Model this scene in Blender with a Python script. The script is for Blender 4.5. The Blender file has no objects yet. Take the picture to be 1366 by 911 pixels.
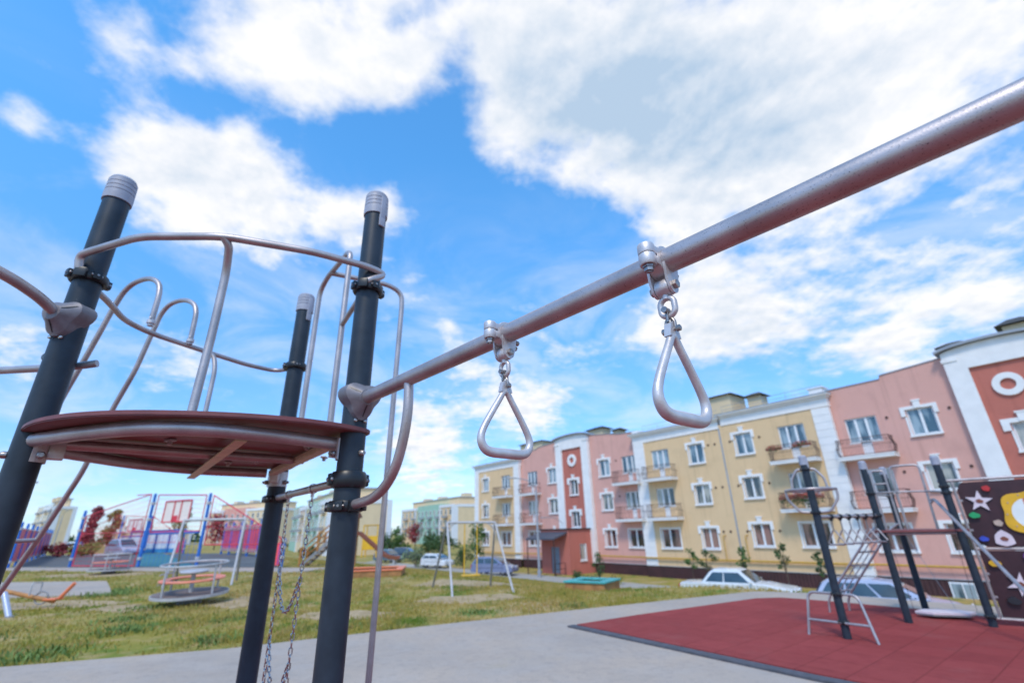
import bpy, bmesh, math, random
from mathutils import Vector, Matrix, noise
random.seed(7)
R = math.radians
sc = bpy.context.scene
COL = sc.collection
PI = math.pi

# ------------------------------------------------------------------ materials
def nodes_of(m):
    m.use_nodes = True
    nt = m.node_tree
    return nt, nt.nodes, nt.links

def mat(name, col, rough=.6, metal=0., var=.12, scale=6., bump=0., bscale=40., col2=None, spec=.5, detail=4., coat=0., lo=.35, hi=.65, coord='Object', stretch=None):
    m = bpy.data.materials.new(name)
    nt, N, L = nodes_of(m)
    b = N['Principled BSDF']
    b.inputs['Roughness'].default_value = rough
    b.inputs['Metallic'].default_value = metal
    b.inputs['Specular IOR Level'].default_value = spec
    if coat: b.inputs['Coat Weight'].default_value = coat; b.inputs['Coat Roughness'].default_value = .05
    tc = N.new('ShaderNodeTexCoord')
    src = tc.outputs[coord]
    if stretch:
        mp = N.new('ShaderNodeMapping'); mp.inputs['Scale'].default_value = stretch
        L.new(src, mp.inputs['Vector']); src = mp.outputs['Vector']
    nz = N.new('ShaderNodeTexNoise'); nz.inputs['Scale'].default_value = scale; nz.inputs['Detail'].default_value = detail
    L.new(src, nz.inputs['Vector'])
    cr = N.new('ShaderNodeValToRGB')
    if col2 is None:
        c1 = [c*(1-var) for c in col]; c2 = [min(1, c*(1+var)) for c in col]
    else: c1, c2 = col, col2
    cr.color_ramp.elements[0].position = lo; cr.color_ramp.elements[1].position = hi
    cr.color_ramp.elements[0].color = (*c1, 1); cr.color_ramp.elements[1].color = (*c2, 1)
    L.new(nz.outputs['Fac'], cr.inputs['Fac']); L.new(cr.outputs['Color'], b.inputs['Base Color'])
    if rough > .12:
        mr = N.new('ShaderNodeMapRange'); mr.inputs['To Min'].default_value = rough*.85; mr.inputs['To Max'].default_value = min(1, rough*1.15)
        L.new(nz.outputs['Fac'], mr.inputs['Value']); L.new(mr.outputs['Result'], b.inputs['Roughness'])
    if bump:
        n2 = N.new('ShaderNodeTexNoise'); n2.inputs['Scale'].default_value = bscale; n2.inputs['Detail'].default_value = 5
        L.new(src, n2.inputs['Vector'])
        bp = N.new('ShaderNodeBump'); bp.inputs['Strength'].default_value = bump; bp.inputs['Distance'].default_value = .02
        L.new(n2.outputs['Fac'], bp.inputs['Height']); L.new(bp.outputs['Normal'], b.inputs['Normal'])
    return m

def layered(name, scales, base, rough=.9, bump=.3, bscale=60, coord='Object'):
    """base colour plus several noise layers: (scale, colour, low, high, strength)"""
    m = bpy.data.materials.new(name)
    nt, N, L = nodes_of(m); b = N['Principled BSDF']
    b.inputs['Roughness'].default_value = rough; b.inputs['Specular IOR Level'].default_value = .06
    tc = N.new('ShaderNodeTexCoord'); src = tc.outputs[coord]
    if coord == 'World':
        pass
    prev = None
    for i, (s, c, lo, hi, k) in enumerate(scales):
        mp = N.new('ShaderNodeMapping'); mp.inputs['Location'].default_value = (i*3.7, i*-5.1, i*1.3)
        L.new(src, mp.inputs['Vector'])
        nz = N.new('ShaderNodeTexNoise'); nz.inputs['Scale'].default_value = s; nz.inputs['Detail'].default_value = 6; nz.inputs['Roughness'].default_value = .62
        L.new(mp.outputs['Vector'], nz.inputs['Vector'])
        mr = N.new('ShaderNodeMapRange'); mr.inputs['From Min'].default_value = lo; mr.inputs['From Max'].default_value = hi; mr.inputs['To Max'].default_value = k
        L.new(nz.outputs['Fac'], mr.inputs['Value'])
        mx = N.new('ShaderNodeMix'); mx.data_type = 'RGBA'
        if prev is None: mx.inputs[6].default_value = (*base, 1)
        else: L.new(prev, mx.inputs[6])
        mx.inputs[7].default_value = (*c, 1)
        L.new(mr.outputs['Result'], mx.inputs['Factor']); prev = mx.outputs[2]
    L.new(prev, b.inputs['Base Color'])
    if bump:
        n2 = N.new('ShaderNodeTexNoise'); n2.inputs['Scale'].default_value = bscale; n2.inputs['Detail'].default_value = 6
        L.new(src, n2.inputs['Vector'])
        bp = N.new('ShaderNodeBump'); bp.inputs['Strength'].default_value = bump; bp.inputs['Distance'].default_value = .02
        L.new(n2.outputs['Fac'], bp.inputs['Height']); L.new(bp.outputs['Normal'], b.inputs['Normal'])
    return m

M = {}
def tube_metal():
    m = bpy.data.materials.new('galvanised_tube')
    nt, N, L = nodes_of(m); b = N['Principled BSDF']
    b.inputs['Metallic'].default_value = .66
    tc = N.new('ShaderNodeTexCoord')
    n1 = N.new('ShaderNodeTexNoise'); n1.inputs['Scale'].default_value = 9; n1.inputs['Detail'].default_value = 5
    n2 = N.new('ShaderNodeTexNoise'); n2.inputs['Scale'].default_value = 320; n2.inputs['Detail'].default_value = 3
    n3 = N.new('ShaderNodeTexVoronoi'); n3.inputs['Scale'].default_value = 90
    for n in (n1, n2, n3): L.new(tc.outputs['Object'], n.inputs['Vector'])
    cr = N.new('ShaderNodeValToRGB'); cr.color_ramp.elements[0].position = .35; cr.color_ramp.elements[1].position = .7
    cr.color_ramp.elements[0].color = (.40, .355, .35, 1); cr.color_ramp.elements[1].color = (.54, .48, .475, 1)
    L.new(n1.outputs['Fac'], cr.inputs['Fac'])
    mr = N.new('ShaderNodeMapRange'); mr.inputs['From Min'].default_value = .60; mr.inputs['From Max'].default_value = .74; mr.inputs['To Max'].default_value = .8
    L.new(n2.outputs['Fac'], mr.inputs['Value'])
    mx = N.new('ShaderNodeMix'); mx.data_type = 'RGBA'; mx.inputs[7].default_value = (.07, .06, .065, 1)
    L.new(mr.outputs['Result'], mx.inputs['Factor']); L.new(cr.outputs['Color'], mx.inputs[6])
    L.new(mx.outputs[2], b.inputs['Base Color'])
    r = N.new('ShaderNodeMapRange'); r.inputs['To Min'].default_value = .34; r.inputs['To Max'].default_value = .5
    L.new(n1.outputs['Fac'], r.inputs['Value']); L.new(r.outputs['Result'], b.inputs['Roughness'])
    bp = N.new('ShaderNodeBump'); bp.inputs['Strength'].default_value = .12; bp.inputs['Distance'].default_value = .002
    L.new(n2.outputs['Fac'], bp.inputs['Height']); L.new(bp.outputs['Normal'], b.inputs['Normal'])
    return m
M['tube'] = tube_metal()
M['cast'] = mat('cast_alloy', (.60, .57, .57), .46, .5, .10, 25, .08, 300)
M['chrome'] = mat('zinc_chain', (.50, .48, .48), .2, .95, .12, 60)
M['steel_bolt'] = mat('steel_bolt', (.34, .31, .30), .4, .9, .2, 80)
M['post'] = mat('charcoal_powder_coat', (.024, .034, .048), .44, 0, .18, 12, .05, 260, spec=.32)
nt_, N_s, L_s = nodes_of(M['post']); b_ = N_s['Principled BSDF']; o_ = b_.inputs['Base Color'].links[0].from_socket
tc_ = N_s.new('ShaderNodeTexCoord'); nz_ = N_s.new('ShaderNodeTexNoise'); nz_.inputs['Scale'].default_value = 55; nz_.inputs['Detail'].default_value = 3; L_s.new(tc_.outputs['Object'], nz_.inputs['Vector'])
mr_ = N_s.new('ShaderNodeMapRange'); mr_.inputs['From Min'].default_value = .745; mr_.inputs['From Max'].default_value = .80; L_s.new(nz_.outputs['Fac'], mr_.inputs['Value'])
mx_ = N_s.new('ShaderNodeMix'); mx_.data_type = 'RGBA'; mx_.inputs[7].default_value = (.22, .21, .21, 1); L_s.new(mr_.outputs['Result'], mx_.inputs['Factor']); L_s.new(o_, mx_.inputs[6]); L_s.new(mx_.outputs[2], b_.inputs['Base Color'])
M['post_scuff'] = M['post']
M['cap'] = mat('grey_plastic_cap', (.36, .37, .43), .45, 0, .06, 20)
M['clamp'] = mat('black_plastic_clamp', (.012, .014, .018), .38, 0, .2, 20)
M['connector'] = mat('dark_grey_casting', (.20, .185, .20), .5, .3, .12, 30, .06, 220)
M['hpl'] = mat('brown_laminate', (.195, .058, .058), .5, 0, .15, 14, .1, 180)
M['hpl_dark'] = mat('dark_brown_panel', (.045, .014, .018), .5, 0, .15, 8)
M['flatbar'] = mat('flat_steel_bar', (.62, .51, .36), .5, .35, .1, 20)
M['yellow_wall'] = mat('yellow_render', (.70, .46, .235), .9, 0, .05, 1.5, .25, 60)
M['pink_wall'] = mat('pink_render', (.62, .325, .30), .9, 0, .05, 1.5, .25, 60)
M['red_wall'] = mat('brick_red_render', (.50, .165, .135), .9, 0, .06, 1.5, .25, 60)
def render_mat(name, c):
    d = [k*.80 for k in c]; l = [min(1, k*1.06) for k in c]
    m = layered(name, [(.25, l, .45, .7, .7), (.9, d, .52, .75, .5), (14, d, .5, .8, .35)], c, .92, .25, 60)
    nt, N, L = nodes_of(m); b = N['Principled BSDF']; old = b.inputs['Base Color'].links[0].from_socket
    tc = N.new('ShaderNodeTexCoord'); mp = N.new('ShaderNodeMapping'); mp.inputs['Scale'].default_value = (3.2, 3.2, .16); L.new(tc.outputs['Object'], mp.inputs['Vector'])
    nz = N.new('ShaderNodeTexNoise'); nz.inputs['Scale'].default_value = 1; nz.inputs['Detail'].default_value = 5; L.new(mp.outputs['Vector'], nz.inputs['Vector'])
    mr = N.new('ShaderNodeMapRange'); mr.inputs['From Min'].default_value = .54; mr.inputs['From Max'].default_value = .72; mr.inputs['To Max'].default_value = .30; L.new(nz.outputs['Fac'], mr.inputs['Value'])
    mx = N.new('ShaderNodeMix'); mx.data_type = 'RGBA'; mx.inputs[7].default_value = (*[k*.55 for k in c], 1); L.new(mr.outputs['Result'], mx.inputs['Factor']); L.new(old, mx.inputs[6]); L.new(mx.outputs[2], b.inputs['Base Color'])
    return m
M['yellow_wall'] = render_mat('yellow_render', (.75, .525, .31)); M['pink_wall'] = render_mat('pink_render', (.70, .385, .325)); M['red_wall'] = render_mat('brick_red_render', (.52, .175, .135))
M['white_trim'] = mat('white_render_trim', (.82, .795, .785), .8, 0, .04, 2., .1, 50)
M['cream_wall'] = mat('cream_render', (.74, .57, .36), .9, 0, .04, .6)
M['green_wall'] = mat('green_render', (.34, .53, .42), .9, 0, .05, .6)
M['far_white'] = mat('far_white_trim', (.74, .75, .78), .9, 0, .03, 1.)
M['plinth'] = mat('maroon_plinth_sheet', (.060, .022, .024), .6, 0, .2, 1.2)
M['pvc'] = mat('white_window_plastic', (.80, .80, .82), .35, 0, .03, 5)
M['roof_dark'] = mat('dark_sheet_roof', (.018, .024, .030), .45, .3, .2, 3)
M['roof_grey'] = mat('grey_flashing', (.36, .37, .40), .45, .3, .1, 2)
M['iron'] = mat('brown_wrought_iron', (.085, .042, .034), .6, .2, .2, 10)
M['gas'] = mat('yellow_gas_pipe', (.55, .32, .05), .5, 0, .1, 6)
M['door'] = mat('grey_steel_door', (.22, .25, .30), .5, .2, .1, 3)
M['canopy'] = mat('grey_canopy_sheet', (.085, .09, .115), .5, .2, .15, 4)
M['orange'] = mat('orange_paint', (.78, .20, .08), .5, 0, .12, 8)
M['salmon'] = mat('salmon_plastic', (.80, .23, .13), .5, 0, .1, 8)
M['white_paint'] = mat('white_grey_paint', (.46, .445, .455), .45, .1, .1, 10)
M['grey_paint'] = mat('grey_paint', (.27, .265, .27), .5, .3, .15, 10)
M['mgr_floor'] = mat('worn_brown_floor', (.17, .13, .12), .7, .1, .3, 3)
M['wood_orange'] = mat('orange_brown_timber', (.42, .18, .05), .6, 0, .2, 6)
M['wood'] = mat('brown_timber', (.36, .17, .06), .7, 0, .25, 5)
M['wood_dark'] = mat('red_brown_slide', (.22, .07, .04), .45, 0, .15, 5)
M['turq'] = mat('turquoise_paint', (.06, .36, .34), .5, 0, .15, 5)
M['yellow'] = mat('yellow_plastic', (.75, .42, .02), .4, 0, .08, 8)
M['court_blue'] = mat('blue_paint', (.02, .14, .50), .45, 0, .15, 3)
M['purple'] = mat('violet_paint', (.22, .10, .40), .45, 0, .15, 3)
M['court_red'] = mat('red_mesh_paint', (.62, .045, .07), .5, 0, .15, 3)
M['red_sheet'] = mat('red_sheet', (.82, .085, .105), .5, 0, .15, .8)
M['board'] = mat('backboard_white', (.78, .68, .62), .5, 0, .05, 5)
M['hoard_white'] = mat('pale_blue_sheet', (.70, .76, .85), .5, 0, .06, 2)
M['hoard_blue'] = mat('sky_blue_sheet', (.06, .32, .68), .5, 0, .1, 2)
M['sand'] = mat('sandbox_sand', (.42, .30, .16), .95, 0, .2, 6)
M['tyre'] = mat('tyre_rubber', (.02, .02, .02), .8, 0, .2, 10)
M['dark_trim'] = mat('black_trim', (.02, .02, .022), .5, 0, .2, 10)
M['carglass'] = mat('car_glass', (.035, .055, .065), .06, 0, .3, 1.2, spec=.8, coat=.6)
M['lamp_glass'] = mat('lamp_glass', (.75, .76, .78), .15, 0, .05, 5, coat=.5)
M['tail'] = mat('red_lens', (.5, .02, .02), .2, 0, .05, 5)
M['bark'] = mat('bark', (.10, .07, .05), .9, 0, .3, 20)
M['leaf_green'] = mat('leaf_green', (.045, .11, .022), .7, 0, .1, 3, col2=(.11, .19, .04), coord='Object')
M['weed'] = mat('weed_leaf', (.09, .16, .03), .7, 0, .1, 3, col2=(.17, .24, .05))
M['leaf_dark'] = mat('leaf_dark', (.025, .065, .016), .7, 0, .1, 3, col2=(.065, .125, .03))
M['leaf_silver'] = mat('leaf_silver', (.13, .19, .08), .7, 0, .1, 3, col2=(.26, .31, .15))
M['leaf_red'] = mat('leaf_red', (.26, .03, .05), .7, 0, .1, 2, col2=(.40, .08, .07))
M['leaf_autumn'] = mat('leaf_autumn', (.30, .20, .04), .7, 0, .1, 2, col2=(.24, .29, .06))
M['flower_red'] = mat('flower_red', (.45, .05, .03), .7, 0, .1, 8, col2=(.5, .16, .10))
M['star'] = mat('pale_pink_hold', (.72, .62, .66), .5, 0, .05, 10)
for k, c in dict(hold_red=(.5, .03, .03), hold_green=(.02, .35, .12), hold_blue=(.04, .08, .5), hold_purple=(.18, .05, .32), hold_black=(.02, .02, .025), hold_beige=(.5, .38, .3)).items():
    M[k] = mat(k, c, .5, 0, .1, 20)
M['concrete'] = layered('concrete_path', [(.35, (.37, .315, .275), .35, .65, .9), (1.6, (.46, .40, .36), .45, .75, .7), (9, (.24, .215, .20), .5, .8, .5), (.9, (.46, .37, .25), .66, .76, .45), (60, (.30, .26, .23), .45, .7, .6), (180, (.52, .46, .42), .55, .75, .6), (.13, (.50, .43, .37), .5, .7, .5)], (.52, .405, .315), .92, .25, 90)
M['lane'] = layered('pale_lane', [(.2, (.36, .33, .29), .4, .65, .8), (4, (.28, .26, .24), .5, .75, .5)], (.40, .365, .32), .95, .1, 30)
M['kerb'] = mat('dark_kerb', (.085, .085, .10), .85, 0, .2, 8, .2, 40)
M['bare'] = layered('trodden_sand', [(1.2, (.36, .255, .14), .42, .62, .8), (5, (.56, .42, .27), .5, .7, .7), (7, (.12, .13, .04), .58, .70, .75), (40, (.27, .19, .11), .5, .75, .5)], (.47, .34, .20), .95, .4, 40)
M['court_floor'] = mat('grey_court_rubber', (.105, .11, .11), .9, 0, .15, .6)
M['court_teal'] = mat('teal_court_rubber', (.035, .17, .20), .9, 0, .12, .6)

def rubber_mat():
    m = layered('red_rubber_tiles', [(.5, (.36, .075, .07), .4, .65, .6), (7, (.24, .044, .046), .45, .7, .5), (120, (.36, .10, .10), .5, .75, .6), (260, (.10, .02, .025), .55, .75, .6), (1.1, (.33, .11, .10), .56, .78, .7), (.3, (.29, .05, .05), .5, .7, .6), (2.6, (.42, .25, .17), .68, .8, .35)], (.34, .066, .062), .9, .5, 220)
    nt, N, L = nodes_of(m); b = N['Principled BSDF']
    tc = N.new('ShaderNodeTexCoord')
    mp = N.new('ShaderNodeMapping'); mp.inputs['Rotation'].default_value = (0, 0, R(51.7))
    L.new(tc.outputs['Object'], mp.inputs['Vector'])
    br = N.new('ShaderNodeTexBrick'); br.offset = 0; br.inputs['Scale'].default_value = 1; br.inputs['Brick Width'].default_value = .5; br.inputs['Row Height'].default_value = .5
    br.inputs['Mortar Size'].default_value = .011; br.inputs['Mortar Smooth'].default_value = .3
    br.inputs['Color1'].default_value = (.86, .86, .86, 1); br.inputs['Color2'].default_value = (1.12, 1.10, 1.10, 1); br.inputs['Mortar'].default_value = (.55, .55, .55, 1)
    L.new(mp.outputs['Vector'], br.inputs['Vector'])
    old = b.inputs['Base Color'].links[0].from_socket
    mx = N.new('ShaderNodeMix'); mx.data_type = 'RGBA'; mx.blend_type = 'MULTIPLY'; mx.inputs['Factor'].default_value = .5
    L.new(old, mx.inputs[6]); L.new(br.outputs['Color'], mx.inputs[7]); L.new(mx.outputs[2], b.inputs['Base Color'])
    return m
M['rubber'] = rubber_mat()

def grass_mat(name, blade):
    k = 2.1 if blade else 1.6
    m = layered(name, [(.16, (.27*k, .185*k, .070*k), .42, .60, .8), (.8, (.065*k, .115*k, .016*k), .51, .65, .9), (.45, (.50, .35, .20), .55, .65, .0 if blade else .95), (2.6, (.29*k, .195*k, .095*k), .5, .68, .8), (5.5, (.052*k, .095*k, .014*k), .54, .70, .8), (22, (.34*k, .26*k, .12*k), .56, .74, .7)], (.185*k, .152*k, .032*k), .9, 0 if blade else .6, 30)
    if blade:
        nt, N, L = nodes_of(m); b = N['Principled BSDF']; o = N['Material Output']
        tr = N.new('ShaderNodeBsdfTranslucent'); mxs = N.new('ShaderNodeMixShader'); mxs.inputs[0].default_value = .45
        L.new(b.inputs['Base Color'].links[0].from_socket, tr.inputs['Color']); L.new(b.outputs[0], mxs.inputs[1]); L.new(tr.outputs[0], mxs.inputs[2]); L.new(mxs.outputs[0], o.inputs['Surface'])
    return m
M['ground'] = grass_mat('dry_lawn', False)
M['blades'] = grass_mat('grass_blades', True)

def glass_mat(name, dark, bright):
    """window pane: dark room, curtain and painted-in reflection tint under a glossy sheet, different for every pane"""
    m = bpy.data.materials.new(name)
    nt, N, L = nodes_of(m); b = N['Principled BSDF']
    b.inputs['Roughness'].default_value = .05; b.inputs['Specular IOR Level'].default_value = .9
    b.inputs['Coat Weight'].default_value = .5; b.inputs['Coat Roughness'].default_value = .02
    oi = N.new('ShaderNodeObjectInfo'); tc = N.new('ShaderNodeTexCoord')
    ad = N.new('ShaderNodeVectorMath'); ad.operation = 'MULTIPLY_ADD'; ad.inputs[1].default_value = (1, 1, 1)
    L.new(tc.outputs['Object'], ad.inputs[0])
    cb = N.new('ShaderNodeCombineXYZ'); mu = N.new('ShaderNodeMath'); mu.operation = 'MULTIPLY'; mu.inputs[1].default_value = 57
    L.new(oi.outputs['Random'], mu.inputs[0]); L.new(mu.outputs[0], cb.inputs[0]); L.new(mu.outputs[0], cb.inputs[2]); L.new(cb.outputs[0], ad.inputs[2])
    nz = N.new('ShaderNodeTexNoise'); nz.inputs['Scale'].default_value = 1.3; nz.inputs['Detail'].default_value = 3
    mp = N.new('ShaderNodeMapping'); mp.inputs['Scale'].default_value = (1.5, 1, .35)
    L.new(ad.outputs[0], mp.inputs['Vector']); L.new(mp.outputs['Vector'], nz.inputs['Vector'])
    cr = N.new('ShaderNodeValToRGB'); cr.color_ramp.elements[0].position = .44; cr.color_ramp.elements[1].position = .58
    cr.color_ramp.elements[0].color = (*dark, 1); cr.color_ramp.elements[1].color = (*bright, 1)
    L.new(nz.outputs['Fac'], cr.inputs['Fac']); L.new(cr.outputs['Color'], b.inputs['Base Color'])
    return m
M['pane_top'] = glass_mat('pane_upper', (.035, .085, .12), (.30, .38, .42))  # blue-grey reflection painted into the pane colour
M['pane_mid'] = glass_mat('pane_middle', (.025, .04, .055), (.40, .38, .33))
M['pane_low'] = glass_mat('pane_ground_floor', (.03, .03, .035), (.34, .20, .17))  # reddish reflection painted into the ground floor pane colour
M['pane_open'] = mat('open_dark_room', (.010, .010, .012), .6, 0, .1, 3)
def carpaint(name, c):
    return mat(name, c, .28, .1, .04, 2, coat=.7)
M['car_white'] = carpaint('car_white', (.72, .73, .74)); M['car_silver'] = carpaint('car_silver', (.42, .46, .60))
M['car_blue'] = carpaint('car_blue_grey', (.20, .23, .36)); M['car_dark'] = carpaint('car_dark_blue', (.03, .04, .09)); M['car_teal'] = carpaint('car_dark_green', (.10, .16, .20))

# ------------------------------------------------------------------ mesh builder
def frames(pts):
    pts = [Vector(p) for p in pts]
    T = []
    for i in range(len(pts)):
        a = pts[max(0, i-1)]; b = pts[min(len(pts)-1, i+1)]
        T.append((b-a).normalized())
    n = Vector((0, 0, 1)) if abs(T[0].z) < .9 else Vector((1, 0, 0))
    n = (n - T[0]*n.dot(T[0])).normalized()
    out = []
    for i, t in enumerate(T):
        if i: n = (n - t*n.dot(t)).normalized()
        out.append((pts[i], t, n, t.cross(n)))
    return out

def smooth_path(pts, r=.1, seg=6):
    """round the corners of a polyline with arcs of about radius r"""
    pts = [Vector(p) for p in pts]
    out = [pts[0]]
    for i in range(1, len(pts)-1):
        a, p, b = pts[i-1], pts[i], pts[i+1]
        da, db = (a-p), (b-p)
        k = min(r, da.length*.49, db.length*.49)
        A = p + da.normalized()*k; B = p + db.normalized()*k
        for j in range(seg+1):
            t = j/seg
            out.append(A*(1-t)**2 + p*2*t*(1-t) + B*t*t)
    out.append(pts[-1])
    return out

class MB:
    def __init__(s): s.v = []; s.f = []; s.mi = []; s.cur = 0
    def add(s, vs, fs):
        o = len(s.v); s.v += [tuple(v) for v in vs]
        for f in fs: s.f.append([i+o for i in f]); s.mi.append(s.cur)
        return s
    def box(s, a, b):
        x0, y0, z0 = a; x1, y1, z1 = b
        vs = [(x0, y0, z0), (x1, y0, z0), (x1, y1, z0), (x0, y1, z0), (x0, y0, z1), (x1, y0, z1), (x1, y1, z1), (x0, y1, z1)]
        return s.add(vs, [(0, 3, 2, 1), (4, 5, 6, 7), (0, 1, 5, 4), (1, 2, 6, 5), (2, 3, 7, 6), (3, 0, 4, 7)])
    def cbox(s, c, d, rot=None, bev=0):
        h = [k/2 for k in d]
        if bev:
            bm = bmesh.new(); bmesh.ops.create_cube(bm, size=1)
            for v in bm.verts: v.co = Vector((v.co.x*d[0], v.co.y*d[1], v.co.z*d[2]))
            bmesh.ops.bevel(bm, geom=bm.edges[:], offset=bev, segments=2, affect='EDGES', profile=.6)
            bm.verts.index_update()
            vs = [v.co.copy() for v in bm.verts]; fs = [[v.index for v in f.verts] for f in bm.faces]; bm.free()
        else:
            t = MB().box((-h[0], -h[1], -h[2]), (h[0], h[1], h[2])); vs = [Vector(v) for v in t.v]; fs = t.f
        if rot is not None: vs = [rot @ v for v in vs]
        return s.add([v + Vector(c) for v in vs], fs)
    def tube(s, pts, r, seg=14, caps=True, closed=False):
        fr = frames(pts)
        if closed:
            P = [Vector(p) for p in pts]; n = len(P); fr = []
            t0 = (P[1]-P[-1]).normalized(); nn = Vector((0, 0, 1)) if abs(t0.z) < .9 else Vector((1, 0, 0)); nn = (nn-t0*nn.dot(t0)).normalized()
            for i in range(n):
                t = (P[(i+1) % n]-P[i-1]).normalized(); nn = (nn-t*nn.dot(t)).normalized(); fr.append((P[i], t, nn, t.cross(nn)))
        vs = []; rs = r if isinstance(r, (list, tuple)) else [r]*len(fr)
        for (p, t, n, b), rr in zip(fr, rs):
            for j in range(seg):
                a = 2*PI*j/seg; vs.append(p + n*(math.cos(a)*rr) + b*(math.sin(a)*rr))
        fs = []; n = len(fr)
        for i in range(n if closed else n-1):
            i2 = (i+1) % n
            for j in range(seg):
                k = (j+1) % seg; fs.append((i*seg+j, i*seg+k, i2*seg+k, i2*seg+j))
        if caps and not closed:
            fs.append(list(range(seg))[::-1]); fs.append([(n-1)*seg+j for j in range(seg)])
        return s.add(vs, fs)
    def lathe(s, prof, c=(0, 0, 0), seg=32, axis=None, caps=True):
        """profile of (radius, height) turned round z, or round `axis` (a direction)"""
        Q = Vector((0, 0, 1)).rotation_difference(Vector(axis)).to_matrix() if axis is not None else Matrix.Identity(3)
        vs = []
        for r, z in prof:
            for j in range(seg):
                a = 2*PI*j/seg; vs.append(Q @ Vector((r*math.cos(a), r*math.sin(a), z)) + Vector(c))
        fs = []; n = len(prof)
        for i in range(n-1):
            for j in range(seg):
                k = (j+1) % seg; fs.append((i*seg+j, i*seg+k, (i+1)*seg+k, (i+1)*seg+j))
        if caps: fs.append(list(range(seg))[::-1]); fs.append([(n-1)*seg+j for j in range(seg)])
        return s.add(vs, fs)
    def prism(s, poly, ax, d, o=(0, 0, 0)):
        """polygon (2-D list) in the plane of axes ax=(U,V), pushed along d"""
        U, V = Vector(ax[0]), Vector(ax[1]); d = Vector(d); o = Vector(o); n = len(poly)
        A = [o + U*p[0] + V*p[1] for p in poly]
        return s.add(A + [p + d for p in A], [list(range(n))[::-1], [n+i for i in range(n)]] + [(i, (i+1) % n, n+(i+1) % n, n+i) for i in range(n)])
    def build(s, name, m, parent=None, smooth=None, loc=None):
        me = bpy.data.meshes.new(name); me.from_pydata(s.v, [], s.f)
        ms = m if isinstance(m, (list, tuple)) else [m]
        for x in ms: me.materials.append(x)
        if len(ms) > 1: me.polygons.foreach_set('material_index', s.mi)
        bm = bmesh.new(); bm.from_mesh(me); bmesh.ops.recalc_face_normals(bm, faces=bm.faces[:]); bm.to_mesh(me); bm.free()
        if smooth:
            me.polygons.foreach_set('use_smooth', [True]*len(me.polygons))
            me.set_sharp_from_angle(angle=R(smooth))
        o = bpy.data.objects.new(name, me); COL.objects.link(o)
        if parent: o.parent = parent
        if loc: o.location = loc
        return o

def tag(o, label, cat, group=None, kind=None):
    if label: o['label'] = label
    if cat: o['category'] = cat
    if group: o['group'] = group
    if kind: o['kind'] = kind
    return o
def thing(name, label, cat, loc=(0, 0, 0), rz=0, group=None):
    o = bpy.data.objects.new(name, None); COL.objects.link(o); o.location = loc; o.rotation_euler = (0, 0, rz); o.empty_display_size = .2
    return tag(o, label, cat, group)
def struct(o): o['kind'] = 'structure'; return o
def copy_tree(o, parent=None):
    c = o.copy(); COL.objects.link(c); c.parent = parent
    for ch in list(o.children): copy_tree(ch, c)
    return c

# ------------------------------------------------------------------ lie of the land
def sstep(a, b, x):
    t = min(1, max(0, (x-a)/(b-a))); return t*t*(3-2*t)
P0 = Vector((14.27, 38.12, 0))            # a point on the long facade
SD = Vector((.6197, -.7849, 0)); ND = Vector((-.7849, -.6197, 0))    # along the facade / out of it
def ndist(x, y): return 34.816-.7849*x-.6197*y
def gz(x, y):
    tx = sstep(1, 6, x); n0 = 25.5-3.7*tx; n1 = 8+3*tx
    t = (n0-ndist(x, y))/(n0-n1)
    if t <= 0: return 0.
    if t < .06: t = t*t/.12
    elif t < 1: t = min(1, t-.03)
    return -2.25*min(1, t)
def fac(s, n, z): # facade coordinates -> world
    return P0 + SD*s + ND*n + Vector((0, 0, z))

def grid_terrain():
    xs = [-700, -400, -250, -160, -110, -80, -65] + [-55+.9*i for i in range(100)] + [38, 45, 60, 90, 150, 260, 500, 700]
    ys = [-300, -120, -60, -30, -15] + [-8+.9*i for i in range(78)] + [64, 70, 80, 95, 120, 160, 220, 320, 500, 900]
    vs = [(x, y, gz(x, y)) for y in ys for x in xs]; w = len(xs)
    fs = [(j*w+i, j*w+i+1, (j+1)*w+i+1, (j+1)*w+i) for j in range(len(ys)-1) for i in range(w-1)]
    return struct(MB().add(vs, fs).build('ground', M['ground'], smooth=60))

def drape(name, poly, dz, m, step=.9, thick=.0):
    bm = bmesh.new()
    vs = [bm.verts.new((x, y, 0)) for x, y in poly]; bm.faces.new(vs)
    x0 = min(p[0] for p in poly); x1 = max(p[0] for p in poly); y0 = min(p[1] for p in poly); y1 = max(p[1] for p in poly)
    def cuts(a, b, base): 
        k = math.ceil((a-base)/step); 
        while base+k*step < b: yield base+k*step; k += 1
    for x in cuts(x0, x1, -55): bmesh.ops.bisect_plane(bm, geom=bm.verts[:]+bm.edges[:]+bm.faces[:], plane_co=(x, 0, 0), plane_no=(1, 0, 0))
    for y in cuts(y0, y1, -8): bmesh.ops.bisect_plane(bm, geom=bm.verts[:]+bm.edges[:]+bm.faces[:], plane_co=(0, y, 0), plane_no=(0, 1, 0))
    bmesh.ops.triangulate(bm, faces=[f for f in bm.faces if len(f.verts) > 4])
    for v in bm.verts: v.co.z = gz(v.co.x, v.co.y)+dz
    edges = [e for e in bm.edges if e.is_boundary]
    r = bmesh.ops.extrude_edge_only(bm, edges=edges)
    for v in [g for g in r['geom'] if isinstance(g, bmesh.types.BMVert)]: v.co.z -= dz+.12
    bmesh.ops.recalc_face_normals(bm, faces=bm.faces[:])
    me = bpy.data.meshes.new(name); bm.to_mesh(me); bm.free(); me.materials.append(m)
    o = bpy.data.objects.new(name, me); COL.objects.link(o)
    return struct(o)

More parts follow.
